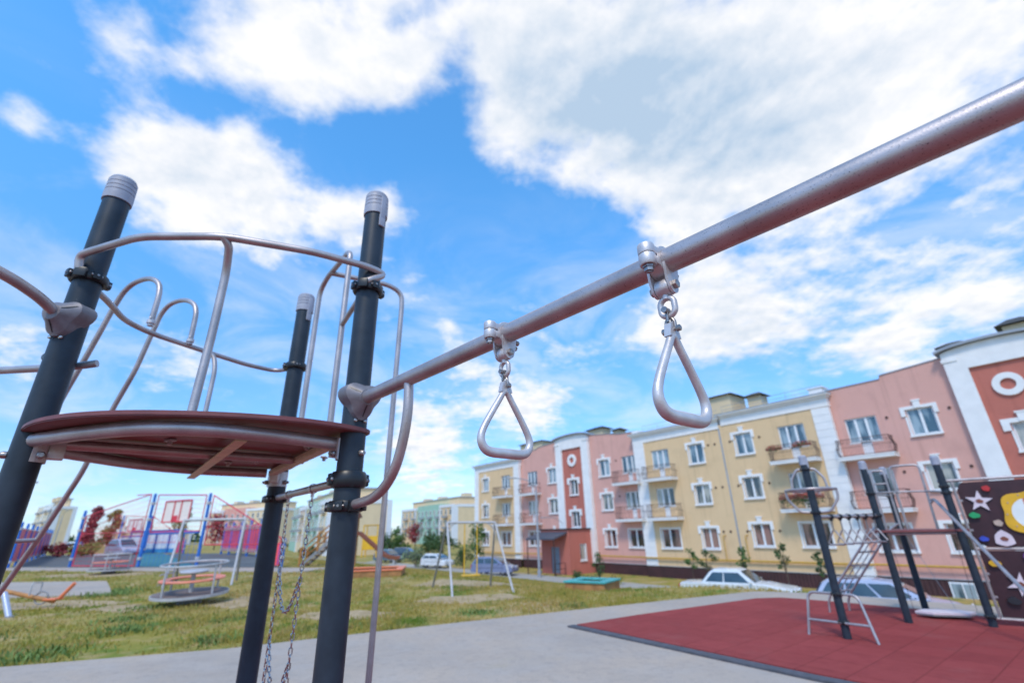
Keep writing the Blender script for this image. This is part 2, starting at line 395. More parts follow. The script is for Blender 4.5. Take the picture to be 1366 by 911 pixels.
def inside(p, poly):
    x, y = p; c = False; j = len(poly)-1
    for i in range(len(poly)):
        xi, yi = poly[i]; xj, yj = poly[j]
        if (yi > y) != (yj > y) and x < (xj-xi)*(y-yi)/(yj-yi)+xi: c = not c
        j = i
    return c

PATH = [(-45, -2.2), (-20, 4.0), (-11, 6.45), (-7.09, 7.47), (-4.46, 8.22), (-1.28, 9.8), (1.69, 11.17), (4.78, 12.55), (5.8, 13.0), (7.4, 12.3), (9.0, 10.3), (10.6, 7.9), (13.5, 3.5), (20, -8), (-45, -8)]
PAD = [(.98, 9.19), (2.2, 9.95), (4.65, 11.30), (5.2, 11.6), (5.75, 11.62), (6.3, 11.05), (7.3, 9.75), (7.75, 8.9), (8.6, 7.0), (9.6, 4.6), (11.5, 0.5), (8.2, 0.05), (3.23, 6.05)]
MAT2 = [(-5.0, -3.2), (3.0, -3.2), (2.8, 4.4), (1.5, 5.8), (-2.6, 6.0), (-5.0, 5.0)]
grid_terrain()
drape('path', PATH, .03, M['concrete'])
drape('rubber_surface', PAD, .065, M['rubber'])
drape('rubber_surface', MAT2, .065, M['rubber'])
def patch(pts, m):
    out = []; n = len(pts)
    for i in range(n):
        a, b = Vector((*pts[i], 0)), Vector((*pts[(i+1) % n], 0)); k = max(2, int((b-a).length/.25))
        for j in range(k):
            p = a.lerp(b, j/k); q = (b-a).normalized(); w_ = noise.noise(p*1.7)*.30+noise.noise(p*5)*.14
            out.append((p.x-q.y*w_, p.y+q.x*w_))
    return drape('bare_sand', out, .012, m)
SANDS = [[(-15.2, 13.9), (-13.2, 13.2), (-11.2, 13.6), (-10.6, 14.3), (-12.4, 15.0), (-15, 14.9)], [(-10.6, 12.9), (-9.4, 12.4), (-8.9, 12.8), (-9.9, 13.9), (-10.7, 13.8)], [(-8.2, 13.2), (-7.0, 12.7), (-6.2, 13.5), (-6.8, 14.6), (-7.8, 14.9)], [(-24, 25.4), (-22, 24.4), (-19.2, 23.9), (-17.6, 25.2), (-20, 26.6), (-23.5, 26.6)], [(-2.6, 12.9), (-1.0, 12.5), (0.2, 13.2), (-0.4, 14.0), (-2.2, 13.8)], [(-3.4, 16.6), (-1.2, 15.8), (0.4, 16.4), (-0.4, 17.8), (-2.8, 18.2)], [(-4.6, 10.9), (-3.2, 10.6), (-2.6, 11.3), (-3.6, 11.8), (-4.7, 11.6)]]
for sp in SANDS: patch(sp, M['bare'])
# kerb strip round the near edge of the pad
def strip(name, pts, w, dz, m):
    L_ = [Vector((x, y, 0)) for x, y in pts]; a = []; b = []
    for i, p in enumerate(L_):
        t = (L_[min(len(L_)-1, i+1)]-L_[max(0, i-1)]).normalized(); n = Vector((-t.y, t.x, 0))*w/2
        a.append(p+n); b.append(p-n)
    return drape(name, [(v.x, v.y) for v in a]+[(v.x, v.y) for v in b[::-1]], dz, m)
strip('kerb', [(8.1, .0), (3.15, 6.0), (.88, 9.2)], .16, .055, M['kerb'])
LANE = [tuple(fac(s, n, 0).xy) for s, n in ((-75, 5.2), (-75, 12.5), (-34, 12.2), (-19, 12.0), (5, 13.6), (26, 13.5), (26, 5.0), (-14.5, 5.2))]
drape('lane', LANE, .05, M['lane'])
SLAB = [(-24, 22.2), (-16.9, 21.2), (-12.6, 16.2), (-17, 15.9), (-22, 16.6)]
drape('concrete_slab', SLAB, .04, M['concrete'])
CF = [Vector((-28.8, 32.8, 0)), Vector((-22.9, 30.8, 0)), Vector((-18.3, 29.1, 0)), Vector((-12.5, 27.05, 0))]
CD = Vector((-.65, .76, 0))
CPATH = [(-42.2, 37.2), (-9.3, 25.7), (-9.9, 23.6), (-42.9, 35.0)]
drape('court_path', CPATH, .035, M['concrete'])
CN = Vector((.332, .943, 0))
COURT = [tuple((CF[0]-Vector((5.5, -1.85, 0))-CN*.1).xy), tuple((CF[3]-CN*.1).xy), (-26.5, 50.5), (-57.5, 61.5)]
drape('court_floor', COURT, .045, M['court_floor'])
drape('court_floor', [(-22.85, 30.95), (-18.25, 29.25), (-39.6, 56.6), (-44.2, 58.2)], .055, M['court_teal'])

# ------------------------------------------------------------------ near play tower
PL, PR, PB = Vector((-1.9415, 1.862, 0)), Vector((-.7053, 2.031, 0)), Vector((-1.5508, 3.1377, 0))
PC = Vector((-1.40, 2.375, 0))
tower = thing('play_tower', 'big climbing tower with charcoal posts, brown round deck and curved steel rails, close by', 'play tower', (PC.x, PC.y, 0))
def T(p): return (p[0]-PC.x, p[1]-PC.y, p[2])
def Ts(ps): return [T(p) for p in ps]
TOP = 3.28
def post_parts(parent, p, face, top=TOP, base=0., rr=.054):
    """charcoal post with its grey ribbed cap; p in the parent's coordinates, `face` = heading of the cap's flat clip"""
    ob = MB().lathe([(rr, base), (rr, top-.09)], (p[0], p[1], 0), 40).build('post', M['post'], parent, 40)
    cb = MB(); z = top-.135; prof = [(rr+.006, 0), (rr+.007, .03)]
    for k in range(4):
        h = .03+k*.0235
        prof += [(rr+.0065-k*.0006, h), (rr+.0065-k*.0006, h+.019), (rr+.0025-k*.0006, h+.0205), (rr+.0025-k*.0006, h+.0225)]
    prof += [(rr+.002, .126), (rr-.004, .137), (rr-.018, .146), (.0, .149)]
    cb.lathe(prof, (p[0], p[1], z), 40)
    d = Vector((math.cos(face), math.sin(face), 0)); c = Vector((p[0], p[1], 0))
    rot = Matrix.Rotation(face, 3, 'Z')
    cb.cbox(c+d*(rr+.004)+Vector((0, 0, z+.035)), (.012, .030, .13), rot, .004)
    cb.cbox(c+d*(rr+.004)+Vector((0, 0, z-.045)), (.010, .034, .07), rot, .004)
    cb.build('post_cap', M['cap'], ob, 35)
    return ob
tl, tr_, tb = T(PL), T(PR), T(PB)
posts = [post_parts(tower, tl, R(150)), post_parts(tower, tr_, R(-35)), post_parts(tower, tb, R(-30))]
# worn specks on the posts
def clamp(parent, p, z, out, rr=.054, ear=True):
    """black two-part clamp ring round a post with lugs and bolts"""
    m = MB(); c = Vector((p[0], p[1], z))
    prof = [(rr+.002, -.021), (rr+.013, -.021), (rr+.018, -.014), (rr+.018, .014), (rr+.013, .021), (rr+.002, .021)]
    m.lathe(prof, c, 32, caps=False)
    a0 = math.atan2(out[1], out[0])
    for k in range(4):
        a = a0+R(45+90*k); d = Vector((math.cos(a), math.sin(a), 0))
        m.cbox(c+d*(rr+.018), (.024, .034, .038), Matrix.Rotation(a, 3, 'Z'), .006)
    m.cbox(c+Vector((math.cos(a0), math.sin(a0), 0))*(rr+.018), (.030, .046, .046), Matrix.Rotation(a0, 3, 'Z'), .008)
    ob = m.build('clamp', M['clamp'], parent, 40)
    every = parent.name.startswith('play_tower')      # the near clamps show every single bolt
    bl = MB()
    for k in range(4):
        a = a0+R(45+90*k); d = Vector((math.cos(a), math.sin(a), 0)); t = Vector((-d.y, d.x, 0))
        for o_, dd_, pr in ((d*(rr+.020)+t*.016, t, [(.0065, 0), (.0065, .004), (.004, .006)]), (d*(rr+.020)-t*.016, -t, [(.0065, 0), (.0065, .004), (.004, .006)]), (d*(rr+.0295), d, [(.006, 0), (.005, .004)])):
            if every: MB().lathe(pr, c+o_, 8, axis=dd_).build('bolt', M['steel_bolt'], ob, 40)
            else: bl.lathe(pr, c+o_, 8, axis=dd_)
    if not every: bl.build('bolt', M['steel_bolt'], ob, 40)
    return ob
# deck: outer arc round from the left post past the back post, straight side between right and back post
def arc_pts(r, a0, a1, n, z):
    return [Vector((r*math.cos(a0+(a1-a0)*i/n), r*math.sin(a0+(a1-a0)*i/n), z)) for i in range(n+1)]
aR = math.atan2(tr_[1], tr_[0]); aB = math.atan2(tb[1], tb[0]); aL = math.atan2(tl[1], tl[0])
def deck_outline(r, shrink):
    pts = [(p.x, p.y) for p in arc_pts(r, aB-R(2), aR+2*PI+R(6)-2*PI if False else aB-R(2), 1, 0)]
    return pts
DR = .785
a_start, a_end = aB-R(3), aR+2*PI if aR < aB else aR
# go from B (a>0) counter-clockwise through L to R
aE = aR
while aE < aB: aE += 2*PI
def ss_(a, b, x): x = min(1, max(0, (x-a)/(b-a))); return x*x*(3-2*x)
arc = []
for i in range(71):
    t_ = aB-R(2)+(aE-aB+R(1.2))*i/70; q_ = DR+.055*ss_(.78, .985, i/70); arc.append((q_*math.cos(t_), q_*math.sin(t_)))
# rounded corner at the right post
def round_corner(pts):
    q = smooth_path([Vector((*pts[-2], 0)), Vector((*pts[-1], 0)), Vector((tr_[0]+.075, tr_[1]+.02, 0)), Vector(((tr_[0]+tb[0])/2+.03, (tr_[1]+tb[1])/2+.02, 0)), Vector((tb[0]+.05, tb[1]+.045, 0)), Vector((*pts[0], 0))], .05, 5)
    return pts[:-1]+[(p.x, p.y) for p in q[1:-1]]
outline = round_corner(arc)
def deck_plate():
    bm = bmesh.new(); vs = [bm.verts.new((x, y, 2.022)) for x, y in outline]; f = bm.faces.new(vs)
    r = bmesh.ops.extrude_face_region(bm, geom=[f])
    for v in [g for g in r['geom'] if isinstance(g, bmesh.types.BMVert)]: v.co.z -= .02
    bmesh.ops.recalc_face_normals(bm, faces=bm.faces[:])
    hor = [e for e in bm.edges if abs(e.verts[0].co.z-e.verts[1].co.z) < 1e-5]
    bmesh.ops.bevel(bm, geom=hor, offset=.004, segments=2, affect='EDGES')
    bm.verts.index_update(); m = MB(); m.add([v.co.copy() for v in bm.verts], [[v.index for v in f.verts] for f in bm.faces]); bm.free()
    return m
deck = deck_plate().build('deck', M['hpl'], tower, 35)
FZ = 1.972
def deck_frame():
    m = MB(); rf = .715
    # inset from the posts
    a = [Vector((rf*math.cos(t), rf*math.sin(t), FZ)) for t in [aL+2*PI+R(6)+(aE-aL-2*PI-R(11))*i/30 for i in range(31)]]
    b = [Vector((rf*math.cos(t), rf*math.sin(t), FZ)) for t in [aB+R(5)+(aL-aB+(0 if aL > aB else 2*PI)-R(11))*i/30 for i in range(31)]]
    return a, b
fa = smooth_path([(-.495, -.545, FZ), (-.20, -.655, FZ), (.06, -.715, FZ), (.28, -.680, FZ-.004), (.47, -.53, FZ-.008), (.645, -.325, FZ-.012)], .13, 8)
fb = smooth_path([(-.60, -.44, FZ-.008), (-.655, .18, FZ+.002), (-.525, .475, FZ+.002), (-.19, .68, FZ-.004)], .22, 8)
MB().tube(fa, .027, 16).build('deck_frame_tube', M['tube'], tower, 40)
MB().tube(fb, .027, 16).build('deck_frame_tube', M['tube'], tower, 40)
rin, bin_ = Vector((tr_[0], tr_[1], FZ)), Vector((tb[0], tb[1], FZ)); ax_ = (bin_-rin).normalized()
MB().cbox((rin+bin_)/2+Vector((-.045, -.03, -.003)), ((bin_-rin).length-.14, .045, .03), Matrix.Rotation(math.atan2(ax_.y, ax_.x), 3, 'Z'), .003).build('deck_frame_bar', M['flatbar'], tower, 30)
lin = Vector((tl[0], tl[1], FZ-.002)); mid = (rin+bin_)/2+Vector((-.05, -.035, 0)); dr = (mid-lin).normalized()
MB().tube([lin+dr*.07, mid-dr*.02], .022, 12).build('deck_frame_tube', M['tube'], tower, 40)
# flat cross bar from the front arc to the back arc
ca = Vector((.36, -.60, FZ-.008)); cb_ = Vector((-.62, .60, FZ-.008)); d_ = (cb_-ca).normalized()
MB().cbox((ca+cb_)/2+Vector((0, 0, -.024)), ((cb_-ca).length-.03, .042, .008), Matrix.Rotation(math.atan2(d_.y, d_.x), 3, 'Z'), .002).build('deck_frame_bar', M['flatbar'], tower, 30)
# small fixing lugs under the deck
for px_, py_ in ((-.32, -.05), (-.05, .28), (.18, .34), (.40, -.12), (.34, .25), (-.1, -.35), (-.25, .35)):
    lg = MB(); lg.cbox((px_, py_, 1.994), (.055, .028, .010), Matrix.Rotation(px_*5, 3, 'Z'), .003); lg.lathe([(.010, 0), (.010, -.012), (.006, -.015)], (px_, py_, 1.989), 8)
    lg.build('deck_lug', M['tube'], tower, 30)
# brackets that carry the deck
for p in (tl, tr_, tb):
    d = Vector((-p[0], -p[1], 0)).normalized(); t = Vector((-d.y, d.x, 0)); c = Vector((p[0], p[1], 0)); a = math.atan2(d.y, d.x)
    br = MB()
    prof = [(.057, -.055), (.063, -.055), (.063, .035), (.057, .035)]
    for k in range(12):
        a1 = a+R(-75+150*k/12); a2 = a+R(-75+150*(k+1)/12)
        vs = [c+Vector((r*math.cos(t_), r*math.sin(t_), 1.945+z)) for t_ in (a1, a2) for r, z in prof]
        br.add(vs, [(0, 1, 5, 4), (1, 2, 6, 5), (2, 3, 7, 6), (3, 0, 4, 7)]+([(0, 3, 2, 1)] if k == 0 else [])+([(4, 5, 6, 7)] if k == 11 else []))
    br.cbox(c+d*.085+Vector((0, 0, 1.945)), (.05, .05, .075), Matrix.Rotation(a, 3, 'Z'), .004)
    bo = br.build('bracket', M['cast'], tower, 40)
    bl = MB()
    for sg in (-1, 1):
        ctr = c+t*sg*.052+d*.045+Vector((0, 0, 1.915))
        bl.lathe([(.014, 0), (.014, .012), (.010, .016)], ctr, 10, axis=t*sg); bl.lathe([(.009, .012), (.008, .026)], ctr, 10, axis=t*sg)
    bl.lathe([(.014, 0), (.014, .012), (.009, .02)], c-d*.054+Vector((0, 0, 1.915)), 10, axis=-d)
    bl.build('bolt', M['steel_bolt'], bo, 40)
# upper clamps and hoop rails
ZC = 2.712
clamp(tower, tl, ZC, (.3, -.9)); clamp(tower, tr_, ZC, (.0, -1)); clamp(tower, tb, ZC, (-.7, .2))
hz = ZC+.085
hoop = [(tl[0]+.01, tl[1]-.07, ZC+.01), (tl[0]+.005, tl[1]-.085, hz-.005), (-.455, -.622, hz), (-.18, -.715, hz), (.17, -.700, hz), (.50, -.565, hz), (.715, -.42, hz), (.775, -.34, hz), (tr_[0]+.035, tr_[1]-.055, ZC+.03), (tr_[0]+.0, tr_[1]-.07, ZC+.005)]
MB().tube(smooth_path(hoop, .07, 6), .0165, 14).build('hoop_rail', M['tube'], tower, 50)
leg = [(.17, -.695, hz-.002), (.185, -.672, hz-.03), (.155, -.61, hz-.12), (.15, -.60, 2.4), (.155, -.62, 2.02)]
MB().tube(smooth_path(leg, .09, 6), .0165, 14).build('rail_support', M['tube'], tower, 50)
r2 = Ts([(-1.985, 1.935, ZC), (-2.03, 2.08, ZC), (-2.122, 2.299, ZC-.0), (-2.111, 2.48, ZC), (-1.99, 2.776, ZC), (-1.859, 3.069, ZC), (-1.727, 3.22, ZC), (-1.60, 3.16, ZC)])
MB().tube(smooth_path(r2, .08, 5), .0150, 14).build('hoop_rail', M['tube'], tower, 50)
MB().tube(smooth_path(Ts([(-1.99, 2.776, ZC-.005), (-1.935, 2.81, ZC-.02), (-1.90, 2.80, ZC-.12), (-1.88, 2.77, 2.02)]), .05, 5), .014, 12).build('rail_support', M['tube'], tower, 50)
# pair of arched ladder rails leaning away from the deck
A_ = [(-2.047, 2.388, 2.715), (-2.045, 2.387, 2.92), (-2.075, 2.40, 3.0), (-2.15, 2.42, 3.045), (-2.231, 2.452, 3.057), (-2.31, 2.48, 3.045), (-2.369, 2.501, 3.0), (-2.415, 2.517, 2.90), (-2.458, 2.532, 2.766), (-2.53, 2.56, 2.57), (-2.603, 2.583, 2.37), (-2.72, 2.63, 1.98), (-2.92, 2.70, 1.60), (-3.10, 2.76, 1.33), (-3.75, 2.99, .40), (-4.0, 3.08, .03)]
B_ = [(-2.01, 2.673, 2.715), (-2.018, 2.676, 2.93), (-2.05, 2.69, 3.0), (-2.12, 2.71, 3.045), (-2.21, 2.743, 3.062), (-2.29, 2.77, 3.045), (-2.34, 2.789, 2.99), (-2.37, 2.80, 2.87), (-2.43, 2.82, 2.60), (-2.53, 2.855, 2.37), (-2.63, 2.89, 1.99), (-2.842, 2.965, 1.609), (-3.021, 3.028, 1.331), (-3.68, 3.26, .40), (-3.95, 3.35, .03)]
lad = MB().tube(smooth_path(Ts(A_), .06, 3), .0150, 14).build('ladder_rail', M['tube'], tower, 60)
lad2 = MB().tube(smooth_path(Ts(B_), .06, 3), .0150, 14).build('ladder_rail', M['tube'], tower, 60)
for e, par in ((A_, lad), (B_, lad2)):
    MB().lathe([(.017, -.012), (.021, -.010), (.021, .010), (.017, .012)], T((e[0][0], e[0][1], 2.74)), 16).lathe([(.006, 0), (.006, .006)], T((e[0][0]+.006, e[0][1]-.019, 2.76)), 8, axis=(.2, -1, 0)).build('collar', M['cast'], par, 40)
for k in (11, 13):
    p, q = A_[k+1], B_[k]
    MB().tube(Ts([p, q]), .012, 10).build('rung', M['tube'], tower, 50)
# hoop frame in the opening to the fire pole, and the pole
hf = [(-1.30, 2.80, 2.02), (-1.30, 2.80, 3.13), (-1.235, 2.735, 3.20), (-1.00, 2.46, 3.215), (-.966, 2.41, 3.17), (-.962, 2.405, 2.02)]
MB().tube(smooth_path(Ts(hf), .06, 6), .0165, 14).build('exit_hoop', M['tube'], tower, 50)
fp = [(-1.18, 2.66, 3.19), (-1.10, 2.70, 3.19), (-.84, 2.83, 3.185), (-.765, 2.89, 3.15), (-.76, 2.90, 3.05), (-.81, 2.905, .03)]
MB().tube(smooth_path(Ts(fp), .07, 6), .0165, 14).build('fire_pole', M['tube'], tower, 50)
MB().tube(Ts([(-.962, 2.405, 2.70), (-.76, 2.09, ZC)]), .014, 12).build('rail_support', M['tube'], tower, 50)
# lower clamps, chain bar
clamp(tower, tb, 1.815, (.6, -.78)); 
ring = MB(); ring.lathe([(.055, -.034), (.066, -.032), (.073, -.02), (.074, 0), (.073, .02), (.066, .032), (.055, .034)], (tr_[0], tr_[1], 1.808), 36, caps=False)
d0 = Vector((-.607, .795, 0))
for sg in (-1, 1):
    tt = Vector((d0.y, -d0.x, 0))*sg; ring.cbox(Vector((tr_[0], tr_[1], 1.808))+tt*.07, (.03, .03, .05), Matrix.Rotation(math.atan2(tt.y, tt.x), 3, 'Z'), .008)
ro = ring.build('clamp', M['clamp'], tower, 40)
for sg in (-1, 1):
    tt = Vector((d0.y, -d0.x, 0))*sg; q_ = Vector((tr_[0], tr_[1], 1.808))
    MB().lathe([(.008, 0), (.008, .004), (.005, .006)], q_+tt*.085, 8, axis=tt).build('bolt', M['steel_bolt'], ro, 40)
    MB().lathe([(.008, -.004), (.008, .004), (.005, .006)], q_+tt*.072-d0*.016, 8, axis=-d0).build('bolt', M['steel_bolt'], ro, 40)
cbA = Vector((PR.x, PR.y, 1.808)); cbB = Vector((PB.x, PB.y, 1.822)); cdir = (cbB-cbA).normalized()
MB().tube(Ts([cbA+cdir*.06, cbB-cdir*.06]), .019, 14).build('chain_bar', M['tube'], tower, 50)
# long overhead beam with its three-lobed sockets and the curved brace
BD = Vector((.682, -.7314, 0)); BZ = 2.145
def bp(k, z=BZ): return Vector((PR.x, PR.y, z)) + BD*k
beam = MB().tube([bp(.055), bp(1.2), bp(2.2), bp(3.2)], .0285, 32).build('overhead_beam', M['tube'], tower, 40, loc=None)
for v in beam.data.vertices: v.co.x -= PC.x; v.co.y -= PC.y
def socket(parent, p, d, rt=.032, up=1):
    """three-lobed casting that fixes a tube to a post"""
    d = Vector(d).normalized(); h = Vector((-d.y, d.x, 0)); z = Vector((0, 0, 1)); m = MB(); n = 36; rings = []
    for k, (off, sz, rr) in enumerate([(.040, .094, 1.1), (.058, .094, 1.1), (.070, .090, 1.0), (.096, .052, .5), (.112, .034, .1), (.113, .028, 0)]):
        row = []
        for j in range(n):
            a = 2*PI*j/n; lobes = 1-.20*(1-math.cos(3*(a+PI/2)))*.5*rr*1.6
            r_ = sz*lobes
            wrap = 0
            q = h*math.cos(a)*r_ + z*math.sin(a)*r_*up
            if k < 2:  # hug the post
                x = math.cos(a)*r_; x = max(-.0535, min(.0535, x)); wrap = math.sqrt(.054**2-x*x*.98)-.054 - abs(math.cos(a)*r_)*.18
                row.append(Vector(p)+d*(.054+(.018 if k else -.004)+wrap)+q)
            else: row.append(Vector(p)+d*off+q)
        rings.append(row)
    fs = [(i*n+j, i*n+(j+1) % n, (i+1)*n+(j+1) % n, (i+1)*n+j) for i in range(5) for j in range(n)]+[list(range(n))[::-1], [5*n+j for j in range(n)]]
    m.add([v for r_ in rings for v in r_], fs)
    ob = m.build('socket', M['connector'], parent, 28)
    for k in range(3):
        gr = MB(); a = PI/2*3+k*2*PI/3+PI/3*0; q = h*math.cos(a)+z*math.sin(a)*up
        gr.cbox(Vector(p)+d*.0915+q*.057, (.004, .055, .006), Matrix((d.lerp(q, .0), q-d*.75, d.cross(q))).transposed().to_3x3() if False else Matrix((d.cross(q).normalized(), (q*.8-d*.62).normalized(), (q*.62+d*.8).normalized())).transposed(), 0)
        gr.build('seam', M['clamp'], ob)
    for sg in (-1, 1): MB().lathe([(.008, 0), (.008, .006), (.005, .008)], Vector(p)+d*.055+h*sg*.022+z*-.094, 8, axis=d).build('bolt', M['chrome'], ob, 40)
    return ob
socket(tower, T((PR.x, PR.y, BZ)), BD)
brc = [bp(.450, 2.14), bp(.458, 2.02), bp(.440, 1.925), bp(.40, 1.825), bp(.33, 1.757), bp(.235, 1.72), bp(.05, 1.705)]
MB().tube([T(p) for p in smooth_path(brc, .09, 5)], .0185, 16).build('brace', M['tube'], tower, 50)
clamp(tower, tr_, 1.703, BD)
LD = Vector((.04, -1, 0)); LZ = 2.497
socket(tower, T((PL.x, PL.y, LZ)), LD)
lb = [Vector((PL.x, PL.y, LZ))+LD.normalized()*.09, Vector((PL.x, PL.y, LZ+.03))+LD.normalized()*.17, Vector((PL.x, PL.y, LZ+.05))+LD.normalized()*.30, Vector((PL.x, PL.y, LZ+.045))+LD.normalized()*.9, Vector((PL.x, PL.y, LZ+.04))+LD.normalized()*2.2]
MB().tube([T(p) for p in smooth_path(lb, .1, 5)], .0215, 20).build('side_rail', M['tube'], tower, 50)
sr = [(-1.865, 1.955, 2.335), (-1.95, 1.935, 2.315), (-2.3, 1.96, 2.315), (-3.4, 2.05, 2.315)]
MB().tube(smooth_path(Ts(sr), .06, 4), .0165, 14).build('side_rail', M['tube'], tower, 50)
MB().lathe([(.0, -.030), (.022, -.028), (.022, .012), (.0, .016)], T((-2.0, 1.865, 2.335)), 12, axis=(-.72, .5, .1)).build('rail_fixing', M['clamp'], tower, 40)
# far support post of the beam
pe = bp(3.26); post_parts(tower, (pe.x-PC.x, pe.y-PC.y), R(60), 3.0)

# chain ladder under the deck
def link_mesh(mb, p, d, roll, ln=.036, w=.021, wr=.0032, seg=6, n=14):
    d = Vector(d).normalized(); u = Vector((0, 0, 1)) if abs(d.z) < .8 else Vector((1, 0, 0)); u = (u-d*u.dot(d)).normalized(); v = d.cross(u)
    s = u*math.cos(roll)+v*math.sin(roll); pts = []
    for j in range(n):
        a = 2*PI*j/n; r_ = w/2-wr; hl = ln/2-w/2
        pts.append(Vector(p)+s*(math.cos(a)*r_)+d*(math.sin(a)*r_+(hl if math.sin(a) > 0 else -hl)))
    mb.tube(pts, wr, seg, closed=True)
def chain(pts, pitch=.0285, roll0=.3):
    mb = MB(); P = [Vector(p) for p in pts]; k = 0; carry = 0; prev = P[0]
    L_ = [0]
    for a, b in zip(P, P[1:]): L_.append(L_[-1]+(b-a).length)
    t = pitch/2
    while t < L_[-1]:
        i = max(j for j in range(len(P)-1) if L_[j] <= t); f = (t-L_[i])/(L_[i+1]-L_[i]); p = P[i].lerp(P[i+1], f)
        link_mesh(mb, p, P[i+1]-P[i], roll0+(PI/2 if k % 2 else 0)+random.uniform(-.12, .12)); t += pitch; k += 1
    return mb
cl0, cl1 = cbA.lerp(cbB, .736), cbA.lerp(cbB, .379)
ladder = thing('chain_ladder', 'bright steel chain ladder with sagging rungs hanging under the tower deck', 'chain ladder', (cl0.x, cl0.y, 0))
def Lc(p): return (p[0]-cl0.x, p[1]-cl0.y, p[2])
zt0, zt1 = cl0.z-.03, cl1.z-.03
ca_ = [Vector((cl0.x, cl0.y, zt0)), Vector((cl0.x+.006, cl0.y, 1.44)), Vector((cl0.x+.01, cl0.y-.005, 1.1)), Vector((cl0.x+.012, cl0.y, .06))]
cb2 = [Vector((cl1.x, cl1.y, zt1)), Vector((cl1.x-.006, cl1.y, 1.41)), Vector((cl1.x-.010, cl1.y+.004, 1.08)), Vector((cl1.x-.012, cl1.y, .06))]
chain([Lc(p) for p in ca_]).build('side_chain', M['chrome'], ladder, 60)
chain([Lc(p) for p in cb2], roll0=1.0).build('side_chain', M['chrome'], ladder, 60)
for zz in (1.44, 1.10, .76, .42):
    a = Vector((cl0.x+.008, cl0.y, zz)); b = Vector((cl1.x-.008, cl1.y, zz-.02)); pts = []
    for i in range(25):
        t = i/24; q = a.lerp(b, t); q.z -= .185*(1-(2*t-1)**2); pts.append(Lc(q))
    chain(pts, roll0=.5).build('chain_rung', M['chrome'], ladder, 60)
for c in (cl0, cl1):
    e = MB().lathe([(.021, -.011), (.0245, -.009), (.0245, .009), (.021, .011)], Lc((c.x, c.y, c.z)), 20, axis=cdir, caps=False)
    e.cbox(Lc((c.x, c.y, c.z-.030)), (.012, .018, .022), None, .003)
    e.build('eye_clamp', M['cast'], ladder, 40)

# ------------------------------------------------------------------ hanging gymnastic rings
HD = Vector((.766, .643, 0))     # plane of the handle
def d_handle(w=.175, h=.186):
    """triangular hand ring with a fat bottom grip; origin at its hanging eye, hangs down z"""
    ctrl = [(0, -.012, .0088), (.024, -.042, .0088), (w/2-.014, -.118, .0095), (w/2-.001, -.152, .0105), (w/2-.010, -.177, .0120), (w/2-.034, -.188, .0132), (0, -.189, .0138),
            (-w/2+.034, -.188, .0132), (-w/2+.010, -.177, .0120), (-w/2+.001, -.152, .0105), (-w/2+.014, -.118, .0095), (-.024, -.042, .0088)]
    n = len(ctrl); P = []; rr = []
    for i in range(n):
        p0, p1, p2, p3 = (Vector(ctrl[(i+k) % n]) for k in (-1, 0, 1, 2))
        for j in range(6):
            t = j/6
            q = .5*((2*p1)+(-p0+p2)*t+(2*p0-5*p1+4*p2-p3)*t*t+(-p0+3*p1-3*p2+p3)*t**3)
            P.append(q); rr.append(q.z)
    m = MB(); m.tube([HD*p.x+Vector((0, 0, p.y)) for p in P], rr, 18, closed=True)
    # lug with hanging hole
    lug = []
    for a in range(0, 181, 15): lug.append((math.cos(R(a))*.014, math.sin(R(a))*.014+.006))
    lug += [(-.020, -.016), (.020, -.016)]
    N_ = HD.cross(Vector((0, 0, 1)))
    m.prism(lug, (HD, Vector((0, 0, 1))), N_*.016, -N_*.008)
    return m
